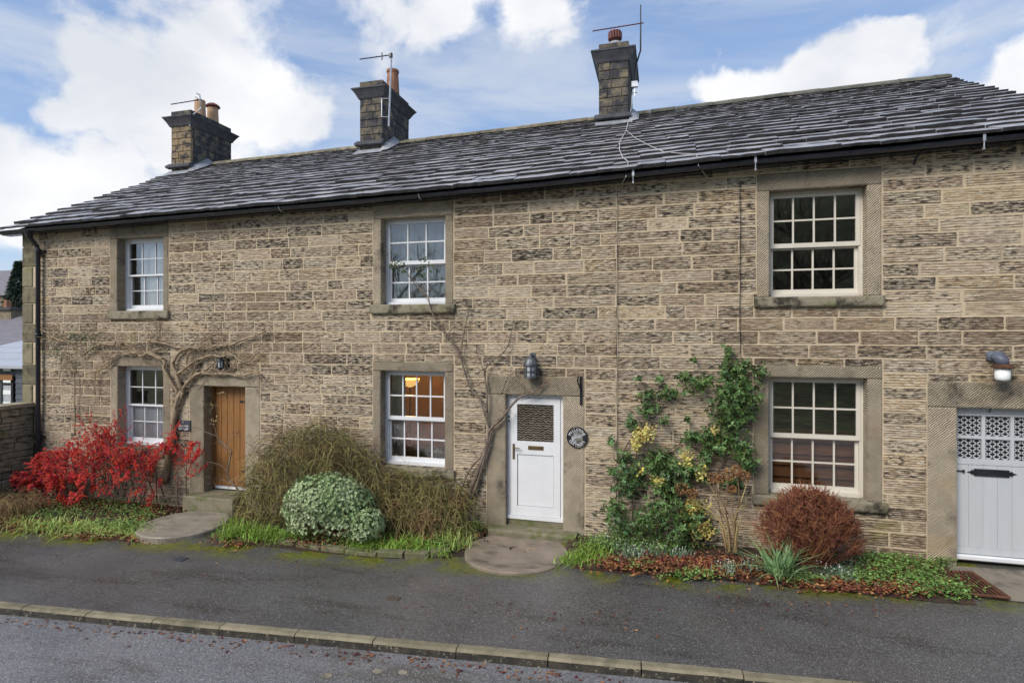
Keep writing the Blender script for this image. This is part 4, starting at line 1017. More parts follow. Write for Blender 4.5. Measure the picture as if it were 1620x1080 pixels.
M['olive'] = mat('olive_fabric', (.13,.11,.035), (.09,.08,.03), 4, .9)
sofa()
def blind():
    o = OPEN['w6'][0]; t = thing('venetian_blind', 'dark slatted blind hanging behind the lower cream window', 'blind', ((o[0]+o[1])/2, .36, o[3]))
    n = 40; hh = (o[2]-o[3]); w = (o[1]-o[0])/2+.02
    me = MB().add([(-w,-.012,-.002),(w,-.012,-.002),(w,.012,.004),(-w,.012,.004)], [(0,1,2,3)]).mesh('slat', M['blind'])
    for i in range(n):
        if i > n*.48 or i % 4 == 0: link('slat', me, t, Matrix.Translation((0, 0, hh*(i+.5)/n)))
    MB().box(-w, w, -.02, .02, hh, hh+.04).build('head_rail', M['blind'], t)
    t2 = thing('wooden_chest', 'brown wooden chest standing behind the lower cream window', 'chest', ((o[0]+o[1])/2, .60, .125)); zt = (o[2]+o[3])/2-.13
    for i in range(4): MB().bev(-.75, .75, -.20, .20, .02+i*zt/4, .02+(i+1)*zt/4-.012, .012).build('board', M['walnut'], t2)
    l = MB(); l.box(-.70, .70, -.17, .17, 0, zt*.9); l.build('carcase', M['walnut'], t2)
blind()

# ------------------------------------------------------------------ door steps and slabs
def step1():
    a_, b2 = XW(308), XW(380); z0 = zg(-8)-.05; zt = OPEN['d1'][0][3]-.004
    t = MB().bev(a_, b2+.1, -.30, .24, z0, zt-.02, .02).build('door_step', M['step']); tag(t, 'grey stone step below the oak door', 'step')
    m = MB(); cx_, cy_, r = -7.93, -.95, .70; n = 40; zz = zg(cx_)
    pts = []
    for k in range(n): a_ = 2*pi*k/n; rr_ = r*(1+.015*noise.noise(Vector((cos(a_)*2, sin(a_)*2, 4)))); pts.append((cx_+rr_*cos(a_), min(cy_+rr_*sin(a_), -.31)))
    m.add([(x, y, zz-.05) for x, y in pts] + [(x, y, zz+.085) for x, y in pts] + [(cx_+(x-cx_)*.975, cy_+(y-cy_)*.975, zz+.105) for x, y in pts],
          [(k, (k+1) % n, n+(k+1) % n, n+k) for k in range(n)] + [(n+k, n+(k+1) % n, 2*n+(k+1) % n, 2*n+k) for k in range(n)] + [tuple(range(2*n, 3*n))])
    tag(m.build('stone_slab', M['slab']), 'thick half-round stone slab in front of the oak door', 'slab')
step1()
def step2():
    a_, b2 = XW(778), XW(915); zt = OPEN['d2'][0][3]-.003
    t = thing('door_step', 'low mossy stone step below the white door', 'step', (0, 0, 0))
    MB().rough(a_, b2, -.25, .085, zg(-2)-.05, .125, .03, .10).build('tread', M['step'], t); MB().box(XW(801), XW(890), .087, .20, .0, zt).build('threshold', M['step'], t)
    cx_, cy_, r = -2.08, -.82, .76; n = 48; zz = zg(cx_); m = MB(); hr = .11; hc = (cx_-.02, cy_+.10)
    pts = []
    for k in range(n): a_ = 2*pi*k/n; rr_ = r*(1+.012*noise.noise(Vector((cos(a_)*2, sin(a_)*2, 9)))); pts.append((cx_+rr_*cos(a_), min(cy_+rr_*sin(a_), -.27)))
    hp = [(hc[0]+hr*cos(2*pi*k/n), hc[1]+hr*sin(2*pi*k/n)) for k in range(n)]
    m.add([(x, y, zz-.05) for x, y in pts] + [(x, y, zz+.028) for x, y in pts] + [(cx_+(x-cx_)*.98, cy_+(y-cy_)*.98, zz+.04) for x, y in pts] + [(x, y, zz+.038) for x, y in hp] + [(x, y, zz+.006) for x, y in hp],
          [(k, (k+1) % n, n+(k+1) % n, n+k) for k in range(n)] + [(n+k, n+(k+1) % n, 2*n+(k+1) % n, 2*n+k) for k in range(n)] + [(2*n+k, 2*n+(k+1) % n, 3*n+(k+1) % n, 3*n+k) for k in range(n)] + [(3*n+k, 3*n+(k+1) % n, 4*n+(k+1) % n, 4*n+k) for k in range(n)] + [tuple(range(4*n, 5*n))])
    o = m.build('millstone', M['millstone']); tag(o, 'old round millstone with a filled centre hole laid before the white door', 'millstone')
step2()
def edging():
    pts = [G(*p) for p in ((437, 858), (470, 863), (510, 869), (548, 874), (598, 879), (640, 881), (680, 880), (712, 876))]
    t = thing('bed_edging', 'low mossy edging stones in front of the round clipped shrub', 'edging')
    for i in range(len(pts)-1):
        A, B = pts[i], pts[i+1]; d = (B-A); L_ = d.length; m = MB().bev(-L_/2+.01, L_/2-.01, -.06, .06, -.04, R.uniform(.06, .09), .015)
        m.build('edging_stone', M['edging'], t).matrix_local = Matrix.Translation((A+B)/2) @ Matrix.Rotation(math.atan2(d.y, d.x)+R.uniform(-.05, .05), 4, 'Z')
edging()
def grate():
    P = [G(*p, .05) for p in ((1478, 903), (1538, 905), (1597, 945), (1526, 938))]; t = thing('iron_grate', 'rusty iron grate lying at the foot of the grey door jamb', 'grate')
    m = MB()
    for i in range(4): m.tube([P[i], P[(i+1) % 4]], .018, 6)
    m.build('rim', M['rust'], t); MB().add([q_-Vector((0, 0, .03)) for q_ in P], [(3, 2, 1, 0)]).build('pit', M['joint'], t)
    for k in range(1, 9): f = k/9; m = MB(); m.tube([P[0].lerp(P[1], f)+Vector((0, 0, .012)), P[3].lerp(P[2], f)+Vector((0, 0, .012))], .013, 5); m.build('bar', M['rust'], t)
    for k in (1, 2, 3): f = k/4; m = MB(); m.tube([P[0].lerp(P[3], f)-Vector((0, 0, .01)), P[1].lerp(P[2], f)-Vector((0, 0, .01))], .010, 5); m.build('cross_bar', M['rust'], t)
grate()
M['tarrust'] = mat('rust_tinged_iron', (.10,.07,.055), (.085,.07,.06), 14, .8)
def cover(px, py, w, d, m, label):
    p = G(px, py, .006); t = thing('access_cover', label, 'cover', p)
    MB().box(-w, w, -d, d, -.02, .004).build('plate', m, t)
    for i in range(5): MB().box(-w*.9, w*.9, -d*.85+i*d*.38, -d*.85+i*d*.38+d*.16, .004, .010).build('rib', m, t)
cover(286, 884, .08, .07, M['slateplate'], 'small dark metal cover in the pavement before the half-round slab'); cover(622, 946, .085, .05, M['tarrust'], 'small rusty ribbed cover in the middle of the pavement')
for px, py, r in ((517, 1068, .055), (597, 1061, .05), (637, 1063, .045), (548, 1067, .02)):
    p = G(px, py, -.085); n = 14; MB().add([(p.x+r*(1+.3*noise.noise(Vector((cos(6.283*k/n)*2, sin(6.283*k/n)*2, px))))*cos(6.283*k/n), p.y+r*.8*(1+.3*noise.noise(Vector((cos(6.283*k/n)*2, sin(6.283*k/n)*2, px+5))))*sin(6.283*k/n), p.z) for k in range(n)], [tuple(range(n))]).build('pale_spot', M['ridge'], road)

# ------------------------------------------------------------------ boundary wall on the left
def boundary():
    t = thing('boundary_wall', 'mossy dry-stone boundary wall at the left corner of the terrace', 'wall', (-12.9, -1, -.2)); t.location = (0, 0, 0)
    xr = -12.72; y0, y1 = -2.3, -.03; MB().box(xr-.36, xr-.02, y0, y1, -.5, 1.66).build('core', M['joint'], t); z = -.35; rr_ = random.Random(3)
    while z < 1.6:
        h = rr_.uniform(.11, .19); y = y0
        while y < y1-.02:
            l = rr_.uniform(.22, .5); l = y1-y if y1-(y+l) < .15 else l; pr = rr_.uniform(-.012, .012)
            m = MB(); c_ = .014; x = xr+pr
            m.add([(xr-.2,y+.006,z+.005),(xr-.2,y+l-.006,z+.005),(xr-.2,y+l-.006,z+h-.005),(xr-.2,y+.006,z+h-.005),(x-c_,y+.006,z+.005),(x-c_,y+l-.006,z+.005),(x-c_,y+l-.006,z+h-.005),(x-c_,y+.006,z+h-.005),
                   (x,y+.006+c_,z+.005+c_),(x+rr_.uniform(-.008,.008),y+l-.006-c_,z+.005+c_),(x,y+l-.006-c_,z+h-.005-c_),(x+rr_.uniform(-.008,.008),y+.006+c_,z+h-.005-c_)],
                  [(0,3,2,1),(0,1,5,4),(1,2,6,5),(2,3,7,6),(3,0,4,7),(4,5,9,8),(5,6,10,9),(6,7,11,10),(7,4,8,11),(8,9,10,11)])
            m.build('stone', M['wallgrit'], t); y += l
        z += h
    y = y0
    while y < y1-.02:
        l = rr_.uniform(.35, .6); l = y1-y if y1-(y+l) < .2 else l
        MB().bev(xr-.40, xr+.03, y+.006, y+l-.006, z+.004, z+.085, .012).build('coping_stone', M['wallgrit'], t); y += l
boundary()

# ------------------------------------------------------------------ neighbours beyond the left gable
def neighbours():
    # dark clad extension with a pale sheet roof
    Y0 = 6.0; xr = -19.5; xl = -26.5
    zb = -2.2; ez = ZW(20, 582, Y0); p = W(37, 530, Y0+4.0)
    t = thing('clad_extension', 'dark grey timber-clad extension with pale sheet roof beyond the gable', 'building')
    MB().box(xl, xr, Y0+.05, Y0+5, zb, ez).build('wall', M['cladding'], t)
    z = 0.0
    k = 0; z = -.2
    dl, dr, dt = XW(3, Y0), XW(22, Y0), ZW(12, 605, Y0)
    while z < ez-.05:
        MB().add([(dr+.12,Y0-.035,z),(xr,Y0-.035,z),(xr,Y0-.01,z+.19),(dr+.12,Y0-.01,z+.19),(dr+.12,Y0+.05,z),(xr,Y0+.05,z)], [(0,1,2,3),(4,5,1,0)]).build('board', M['cladding'], t); z += .19
    r = MB(); r.add([(xl-.2,Y0-.3,ez),(xr+.3,Y0-.3,ez),(xr+.3,Y0+5.2,ez+1.35),(xl-.2,Y0+5.2,ez+1.35),(xl-.2,Y0-.3,ez+.10),(xr+.3,Y0-.3,ez+.10),(xr+.3,Y0+5.2,ez+1.45),(xl-.2,Y0+5.2,ez+1.45)], [(3,2,1,0),(4,5,6,7),(0,1,5,4),(1,2,6,5),(2,3,7,6),(3,0,4,7)])
    ro = r.build('roof', M['metalroof'], t)
    for i in range(1, 7): f = i/7; MB().box(xl-.2, xr+.3, Y0-.3+5.5*f-.012, Y0-.3+5.5*f+.012, ez+.10+1.35*f-.0, ez+.125+1.35*f).build('seam', M['metalroof'], ro)
    d = MB().box(dl, dr, Y0-.03, Y0+.02, zb, dt).build('door', M['black'], t)
    MB().box(dl+.14, dr-.08, Y0-.045, Y0-.032, .1, dt-.1).build('pane', M['lampglass'], d)
    for i in range(5): MB().box(dl+.14, dr-.08, Y0-.055, Y0-.046, .25+i*.42, .25+i*.42+.15).build('frosted_band', M['petal'], d)
    MB().bev(XW(-6, Y0), dr-.0, Y0-.06, Y0-.035, ZW(10, 601, Y0), ZW(10, 592, Y0), .005).build('name_board', M['oak'], t)
    # slate-roofed house behind, then a gabled house and chimney further off
    t = thing('slate_house', 'stone house with long slate roof behind the clad extension', 'building'); Y1 = 15.0; ez1 = ZW(10, 545, Y1); x0, x1 = -46, -24
    MB().box(x0, x1, Y1, Y1+6, -4, ez1+.02).build('wall', M['farstone'], t); rz1 = ZW(10, 500, Y1+3)
    MB().add([(x0-.3,Y1-.3,ez1-.05),(x1+.3,Y1-.3,ez1-.05),(x1+.3,Y1+3,rz1),(x0-.3,Y1+3,rz1),(x0-.3,Y1+6.3,ez1-.05),(x1+.3,Y1+6.3,ez1-.05)], [(0,1,2,3),(3,2,5,4)]).build('roof', M['farslate'], t)
    cx_ = W(12, 490, Y1+3).x; zt = ZW(12, 487, Y1+3)
    ch = MB().box(cx_-.7, cx_+.9, Y1+2.6, Y1+3.4, rz1-.5, zt-.15).build('chimney', M['farstone'], t); MB().box(cx_-.85, cx_+1.05, Y1+2.45, Y1+3.55, zt-.15, zt).build('cap', M['cornice'], ch)
    MB().lathe((cx_, Y1+3, zt), [(.22, 0), (.17, .5)], 8).build('chimney_pot', M['terracotta'], ch)
    sk = MB().add([(W(26, 505, Y1+2.6).x-.5,Y1+1.6,ez1+.55),(W(26, 505, Y1+2.6).x+.5,Y1+1.6,ez1+.55),(W(26, 505, Y1+2.6).x+.5,Y1+2.4,ez1+1.02),(W(26, 505, Y1+2.6).x-.5,Y1+2.4,ez1+1.02)], [(0,1,2,3)]).build('skylight', M['metalroof'], t)
    t = thing('far_house', 'distant stone house with brown tiled roof under the trees', 'building'); Y2 = 34; ez2 = ZW(5, 466, Y2); rz2 = ZW(5, 428, Y2+4); x0, x1 = -92, W(21, 450, Y2).x
    MB().box(x0, x1, Y2, Y2+8, -6, ez2).build('wall', M['farstone'], t); MB().add([(x0,Y2-.3,ez2-.1),(x1+.2,Y2-.3,ez2-.1),(x1-2.5,Y2+4,rz2),(x0,Y2+4,rz2),(x0,Y2+8.3,ez2-.1),(x1+.2,Y2+8.3,ez2-.1)], [(0,1,2,3),(3,2,5,4)]).build('roof', M['farslate'], t)
    ch = MB().box(x1-4.4, x1-3.6, Y2+3.5, Y2+4.5, rz2-1, rz2+1.0).build('chimney', M['farstone'], t)
    # conifer between the houses and the gable
    c_ = W(32, 500, 30); t = thing('conifer_tree', 'dark conifer standing beyond the left gable', 'tree', (c_.x, 30, -3)); zt = ZW(32, 413, 30)+3
    MB().tube([(0, 0, 0), (0, 0, zt*.95)], [.22, .04], 6).build('trunk', M['bark'], t); m = MB(); rr_ = random.Random(4)
    for _ in range(5200):
        f = rr_.random()**.8; z = zt*(.12+.88*f); r = (1-f)*2.9*(.45+.55*rr_.random())+.08; a_ = rr_.uniform(0, 2*pi)
        d = Vector((cos(a_), sin(a_), -.25+rr_.uniform(-.3, .2))); m.leaf(Vector((r*cos(a_), r*sin(a_), z)), d, Vector((rr_.uniform(-.4, .4), rr_.uniform(-.4, .4), 1)), .45, .16)
    m.build('crown', M['conifer'], t)
neighbours()

# ------------------------------------------------------------------ bare trees across the road (they show in the upper windows)
def bare_tree(x, y, h, seed, label):
    rr_ = random.Random(seed); z0 = -.5 if y > -16 else None
    t = thing('bare_tree', label, 'tree', (x, y, -.5)); tr = MB(); cr = MB()
    def grow(p, d, l, r, lev):
        pts = [p]; q = p.copy(); dd = d.copy(); n = 4
        for i in range(n): dd = (dd + Vector((rr_.gauss(0, .13), rr_.gauss(0, .13), rr_.gauss(0, .10)+.04))).normalized(); q = q + dd*l/n; pts.append(q.copy())
        (tr if lev == 0 else cr).tube(pts, [r*(1-.45*i/n) for i in range(n+1)], 5 if lev < 2 else 3, cap=False)
        if lev < 4:
            for i in range(5 if lev else 8):
                k = rr_.randint(1 if lev else 2, n); a_ = Vector((rr_.gauss(0, 1), rr_.gauss(0, 1), rr_.gauss(0, .5)+.25)).normalized()
                grow(pts[k], (dd*.55 + a_*.75).normalized(), l*rr_.uniform(.48, .68), r*.42, lev+1)
    grow(Vector((0, 0, 0)), Vector((0, 0, 1)), h*.42, h*.022, 0)
    tr.build('trunk', M['bark'], t); cr.build('crown', M['bark'], t)
bare_tree(-15.5, -21, 12, 1, 'bare winter tree across the road, reflected in the upper window of the middle cottage')
bare_tree(-9.5, -24, 13, 2, 'bare winter tree standing on the bank across the road')
bare_tree(7, -26, 15, 3, 'bare winter tree on the wooded bank, reflected in the cream upper window')

# ------------------------------------------------------------------ planting
def trace(pl, z=(0, 0, 1), Y=-.05, jit=0.): # traced stem: zoom origin x, y, scale
    ox, oy, sc = z
    return [W(ox+x/sc, oy+y/sc, Y+R.uniform(-jit, jit)) for x, y in pl]
def smooth_path(pts, sub=3):
    out = []
    for i in range(len(pts)-1):
        p0, p1, p2, p3 = pts[max(i-1, 0)], pts[i], pts[i+1], pts[min(i+2, len(pts)-1)]
        for k in range(sub):
            t = k/sub; out.append(.5*((2*p1)+(p2-p0)*t+(2*p0-5*p1+4*p2-p3)*t*t+(3*p1-p0-3*p2+p3)*t*t*t))
    out.append(pts[-1]); return out
def stem(mb, pts, r0, r1, n=6, wob=.006):
    p = smooth_path(pts); k = len(p)-1
    p = [q + rv(wob) for q in p]
    mb.tube(p, [r0+(r1-r0)*i/k for i in range(k+1)], n); return p
def twigs(mb, path, cnt, l0, l1, r, rr_, up=.3, flat=True, depth=1):
    for _ in range(cnt if path else 0):
        i = rr_.randint(0, len(path)-1); p = path[i]; d = Vector((rr_.gauss(0, 1), 0 if flat else rr_.gauss(0, .6), rr_.gauss(0, 1)+up)).normalized(); l = rr_.uniform(l0, l1); q = [p]
        for k in range(4): d = (d + Vector((rr_.gauss(0, .3), rr_.gauss(0, .12), rr_.gauss(0, .3)))).normalized(); z = q[-1]+d*l/4; z.y = min(z.y, -.02); q.append(z)
        mb.tube(q, [r, r*.8, r*.65, r*.5, r*.35], 4, cap=False)
        if depth: twigs(mb, q[1:], 1, l0*.5, l1*.5, r*.6, rr_, up, flat, depth-1)

def vine():
    t = thing('bare_vine', 'gnarled bare vine trained over the wall between left window and oak door', 'vine', (W(262, 760, -.1).x, -.1, zg(-9.5)))
    off = -t.location; za = (230, 480, 4.154); zb = (0, 480, 6.23); rr_ = random.Random(8)
    mb = MB(); tw = MB()
    paths = [([(120, 1180), (165, 960), (180, 870), (190, 740), (205, 660), (237, 572)], za, .058, .040), ([(195, 700), (190, 640), (212, 590), (165, 510), (122, 430), (120, 375), (50, 342), (0, 322)], za, .030, .020),
             ([(237, 572), (205, 470), (180, 390), (225, 320), (300, 290), (400, 295), (440, 265), (400, 210)], za, .036, .014), ([(245, 560), (300, 490), (350, 457), (420, 462), (520, 460), (600, 476), (650, 470), (745, 455), (760, 492)], za, .026, .010),
             ([(250, 545), (330, 472), (390, 442), (450, 390), (470, 372)], za, .022, .010), ([(215, 465), (270, 420), (350, 370), (430, 340), (500, 350), (560, 330), (640, 383), (690, 372), (735, 328), (770, 345)], za, .026, .009),
             ([(425, 300), (470, 272), (560, 270), (650, 235), (740, 203), (795, 180)], za, .024, .010), ([(270, 390), (285, 325), (370, 285), (440, 300), (480, 285), (540, 280), (570, 320)], za, .018, .008),
             ([(300, 292), (200, 285), (100, 257), (10, 240)], za, .020, .014), ([(20, 238), (45, 220), (100, 160), (65, 110)], za, .013, .008), ([(205, 668), (248, 590), (240, 565)], za, .022, .018),
             ([(260, 545), (320, 430), (350, 375)], za, .018, .012), ([(520, 462), (560, 420), (620, 360)], za, .010, .008),
             ([(1610, 545), (1480, 490), (1390, 520), (1350, 490), (1200, 495), (1130, 515), (1040, 560), (960, 600)], zb, .024, .009), ([(1390, 515), (1470, 475), (1600, 440)], zb, .018, .012),
             ([(1130, 410), (1020, 400), (930, 430), (850, 480), (800, 525)], zb, .022, .010), ([(1120, 412), (1150, 370), (1200, 370), (1330, 450), (1390, 500)], zb, .014, .012), ([(930, 430), (880, 350), (900, 310), (950, 255)], zb, .012, .006),
             ([(740, 1300), (735, 980), (742, 720), (710, 640), (650, 570)], zb, .012, .007), ([(715, 690), (650, 640), (600, 590), (605, 520)], zb, .011, .005), ([(690, 400), (530, 335), (430, 270), (350, 240)], zb, .014, .008), ([(530, 335), (450, 350), (360, 340)], zb, .009, .006),
             ([(935, 900), (940, 690), (1000, 650), (1100, 580), (1140, 510)], zb, .010, .012), ([(850, 480), (700, 410), (600, 330), (480, 200)], zb, .012, .005), ([(1640, 365), (1560, 350), (1450, 362)], zb, .013, .009), ([(430, 490), (540, 432)], zb, .010, .006)]
    for pl, z, r0, r1 in paths:
        pp = stem(mb, [q+off for q in trace(pl, z, -.075)], r0*1.12, r1*1.15, 7, .012)
        for q in pp: pass
        pw = [q-off for q in pp]; sub = MB(); twigs(sub, pw[2:], max(6, int(len(pw)*1.15)), .12, .52, .0055, rr_, .25)
        tw.add([Vector(v)+off for v in sub.v], sub.f)
    mb.build('stem', M['vine'], t, True); tw.build('twigs', M['vine'], t)
    lf = MB()
    for (px, py, n, r) in ((118, 535, 70, .22), (95, 560, 40, .18), (150, 545, 30, .2), (330, 640, 14, .1)):
        for _ in range(n): c_ = W(px, py, -.08) + Vector((R.gauss(0, r), R.uniform(-.04, .03), R.gauss(0, r*.5))); lf.leaf(c_+off, rv(), Vector((0, -1, .3)), .05, .03)
    lf.build('leaves', M['greenleaf'], t)
vine()
def climber():
    t = thing('bare_climber', 'bare climbing rose leaning across the left jamb of the white door', 'climber', (W(742, 800, -.3).x, -.3, zg(-3))); off = -t.location; z = (680, 460, 3.176); rr_ = random.Random(11); mb = MB(); tw = MB()
    P = [([(175, 1110), (205, 1000), (245, 900), (285, 780), (300, 700), (350, 650), (400, 590), (460, 530), (530, 505), (585, 455)], .036, .010), ([(130, 1130), (150, 1020), (200, 900), (270, 810), (300, 705)], .020, .016), ([(215, 1040), (255, 910), (290, 790), (310, 700)], .024, .018),
         ([(300, 690), (270, 600), (250, 540), (200, 480), (160, 350), (150, 320), (90, 220), (50, 180), (5, 90), (-15, 20), (-70, -30), (-125, -100), (-160, -135), (-220, -170)], .020, .005), ([(152, 320), (165, 240), (190, 120), (185, 50)], .012, .005),
         ([(285, 610), (287, 510), (275, 410), (310, 350), (370, 310), (400, 250), (420, 140)], .017, .005), ([(275, 410), (240, 320), (232, 270)], .010, .004), ([(360, 520), (395, 430), (450, 405)], .009, .004), ([(480, 520), (470, 480), (440, 460)], .008, .004), ([(150, 330), (105, 250), (100, 180)], .009, .004), ([(280, 790), (330, 765)], .010, .005), ([(520, 430), (560, 470), (520, 360)], .008, .004),
         ([(-60, -20), (20, 90), (60, 130)], .006, .004)]
    for pl, r0, r1 in P:
        pp = stem(mb, [q+off for q in trace(pl, z, -.085)], r0, r1, 6, .006); sub = MB(); twigs(sub, [q-off for q in pp][4:], max(3, len(pp)//2), .08, .30, .0042, rr_, .35); tw.add([Vector(v)+off for v in sub.v], sub.f)
    mb.build('stem', M['greybark'], t, True); tw.build('twigs', M['bark'], t); lf = MB()
    for px, py, n in ((622, 418, 16), (637, 424, 18), (668, 414, 12), (668, 433, 8), (630, 412, 8), (683, 425, 6)):
        for _ in range(n): c_ = W(px, py, -.1)+Vector((R.gauss(0, .04), R.uniform(-.04, .02), R.gauss(0, .05))); lf.leaf(c_+off, rv(), Vector((0, -1, .4)), .06, .035)
    lf.build('leaves', M['greenleaf'], t)
climber()
def thin_climber():
    t = thing('thin_branch', 'leafless thorny branch rising in front of the oak door', 'branch', (W(384, 790, -.3).x, -.3, zg(-7))); off = -t.location; z = (320, 590, 5.14); mb = MB(); rr_ = random.Random(5)
    for pl, r0, r1 in (([(330, 1000), (280, 930), (205, 830), (230, 680), (240, 630), (190, 590), (130, 530), (100, 430), (85, 360)], .018, .007), ([(190, 590), (260, 520), (300, 470)], .007, .003), ([(225, 660), (180, 610), (130, 540)], .008, .006), ([(205, 800), (140, 740), (30, 720)], .007, .003), ([(110, 510), (20, 470), (-40, 440)], .006, .003), ([(120, 390), (125, 330), (95, 250)], .006, .003), ([(215, 890), (130, 850)], .006, .003)):
        pp = stem(mb, [q+off for q in trace(pl, z, -.16)], r0, r1, 5, .006); twigs(mb, pp[3:], 3, .06, .2, .0035, rr_, .3)
    mb.build('stem', M['greybark'], t); lf = MB()
    for px, py in ((338, 641), (340, 665), (336, 667), (344, 660), (350, 622), (357, 624)):
        for _ in range(5): lf.leaf(W(px, py, -.17)+rv(.04)+off, rv(), Vector((0, -1, .3)), .06, .03)
    lf.build('leaves', M['straw'], t)
thin_climber()

def ground_z(x, y): return zg(x)+.06
def cotoneaster():
    x0, x1 = -12.85, -8.35; t = thing('berry_shrub', 'cotoneaster shrub thick with red berries below the left window', 'shrub', (-10.5, -.5, zg(-10.5))); off = -t.location; st = MB(); be = MB(); lf = MB(); gl = MB(); rr_ = random.Random(21)
    topz = [(p.x, p.z) for p in (W(px, py, -.4) for px, py in ((15, 762), (60, 735), (110, 705), (150, 690), (160, 655), (172, 640), (182, 690), (215, 705), (250, 706), (262, 672), (273, 690), (283, 704), (300, 704), (318, 688), (325, 705)))]
    def spray(p, d, l, r, lev):
        n = 7 if lev == 0 else 5; q = [p]; dd = d.copy()
        for k in range(n):
            dd = (dd + Vector((rr_.gauss(0, .08), rr_.gauss(0, .06), rr_.gauss(0, .07)-.035))).normalized(); e = q[-1]+dd*l/n; e.y = min(-.04, max(-1.25, e.y))
            if e.z > lerp_list(topz, e.x)+.05 or e.x > -8.28 or (e.x > -9.1 and e.y < -.42): break
            q.append(e)
        n = len(q)-1
        if n < 2: return
        st.tube([v+off for v in q], [r*1.25*(1-.6*k/n) for k in range(n+1)], 4 if lev == 0 else 3, cap=False)
        if lev < 2:
            for k in range(2, n+1):
                for s_ in (-1, 1):
                    if rr_.random() < .66:
                        sd_ = dd.cross(Vector((0, -1, .3))).normalized()*s_; grow = (dd*.8+sd_*.7+Vector((0, rr_.gauss(-.1, .25), 0))).normalized()
                        spray(q[k], grow, l*(rr_.uniform(.36, .55) if lev == 0 else rr_.uniform(.20, .34)), r*.5, lev+1)
        if lev >= 1:
            for k in range(1, n+1):
                hgt = q[k].z - zg(q[k].x)
                for _ in range(4):
                    if hgt > .12 and rr_.random() < .72:
                        be.octa(q[k].lerp(q[k-1], rr_.random())+off+Vector((rr_.gauss(0, .011), rr_.gauss(0, .011), rr_.gauss(0, .011))), rr_.uniform(.009, .0145))
                    if rr_.random() < .26: lf.leaf(q[k]+off+Vector((rr_.gauss(0, .010), rr_.gauss(0, .010), rr_.gauss(0, .010))), rv(), rv(), .026, .015)
                if rr_.random() < .16: gl.leaf(q[k]+off, rv(), rv(), .03, .018)
    for i in range(56):
        x = x0 + (x1-x0)*(i+rr_.random())/56*.98+.02; y = rr_.uniform(-.55, -.12); top = lerp_list(topz, x); a_ = rr_.gauss(.62, .30) if x < -9 else rr_.gauss(.3, .4)
        h = max(.35, top-zg(x)); l = rr_.uniform(.75, 1.2)*h
        spray(Vector((x, y, zg(x)+.02+rr_.uniform(0, .3)*h)), Vector((a_*rr_.choice((1, 1, -.35)), rr_.uniform(-.35, .0), 1)).normalized(), l, .010, 0)
    for pl in ([(160, 720), (163, 690), (168, 660), (173, 641)], [(158, 730), (155, 700), (163, 672)], [(250, 720), (258, 690), (264, 668), (270, 655)], [(258, 722), (262, 705), (266, 690)], [(290, 730), (303, 712), (316, 692)], [(300, 735), (312, 715), (320, 698)]):
        q = smooth_path([W(px, py, -.22) for px, py in pl]); 
        for k in range(len(q)-1): spray(q[k], (q[k+1]-q[k]).normalized()+rv(.4), .30, .005, 1)
    st.build('stems', M['bark'], t); be.build('berries', M['berry'], t); lf.build('leaves', M['redleaf'], t); gl.build('green_leaves', M['greenleaf'], t); print('berries', len(be.f)//8)
cotoneaster()
def dead_stems(name, label, x0, x1, y0, y1, n, h, m, seed, lean=.35, droop=.5, r=.005, cat='shrub', flowers=0, leafm=None, nleaf=0, topfn=None):
    t = thing(name, label, cat, ((x0+x1)/2, (y0+y1)/2, zg((x0+x1)/2))); off = -t.location; rr_ = random.Random(seed); st = MB(); fl = MB(); lf = MB()
    for i in range(n):
        x = rr_.uniform(x0, x1); y = rr_.uniform(y0, y1); hh = (topfn(x) if topfn else h)*rr_.uniform(.55, 1.08); a_ = rr_.uniform(0, 2*pi); ln = rr_.uniform(.1, 1)*lean*hh*2
        dx, dy = cos(a_)*ln*1.3, -abs(sin(a_))*ln*.9+.1*ln; z0 = zg(x); q = []
        wd = rr_.uniform(.55, .93)
        for k in range(8):
            u = k/7; yy = min(-.03, y+dy*u); q.append(Vector((x+dx*(u**1.5 if droop > .6 else u)+rr_.gauss(0, .028), yy+rr_.gauss(0, .02), z0+hh*(sin(pi*u*wd) if droop > .6 else u*(1-.12*u)))))
            if k > 1 and q[-1].z < z0+.02: q.pop(); break
        if len(q) < 3: continue
        st.tube([v+off for v in q], [r*(1-.65*k/(len(q)-1)) for k in range(len(q))], 3, cap=False)
        for v in q[3:]:
            if rr_.random() < .8:
                d = Vector((rr_.gauss(0, 1), rr_.gauss(0, .7), rr_.gauss(-.3, .6))).normalized(); l = rr_.uniform(.10, .30); st.tube([v+off, v+off+d*l*.5, v+off+d*l+Vector((0, 0, -.07))], [r*.5, r*.4, r*.2], 3, cap=False)
            for _ in range(nleaf):
                if rr_.random() < .5: lf.leaf(v+off+rv(.03), rv(), rv(), .035, .012)
            if flowers and rr_.random() < flowers: fl.octa(v+off+rv(.04), .012)
    st.build('stems', m, t)
    if fl.f: fl.build('flowers', M['yellowflower'], t)
    if lf.f: lf.build('leaves', leafm, t)
    return t
JT = [(-7.15, .55), (-6.9, 1.15), (-6.6, 1.55), (-6.2, 1.74), (-5.6, 1.76), (-5.1, 1.55), (-4.7, 1.25), (-4.3, .98), (-4.0, .85)]
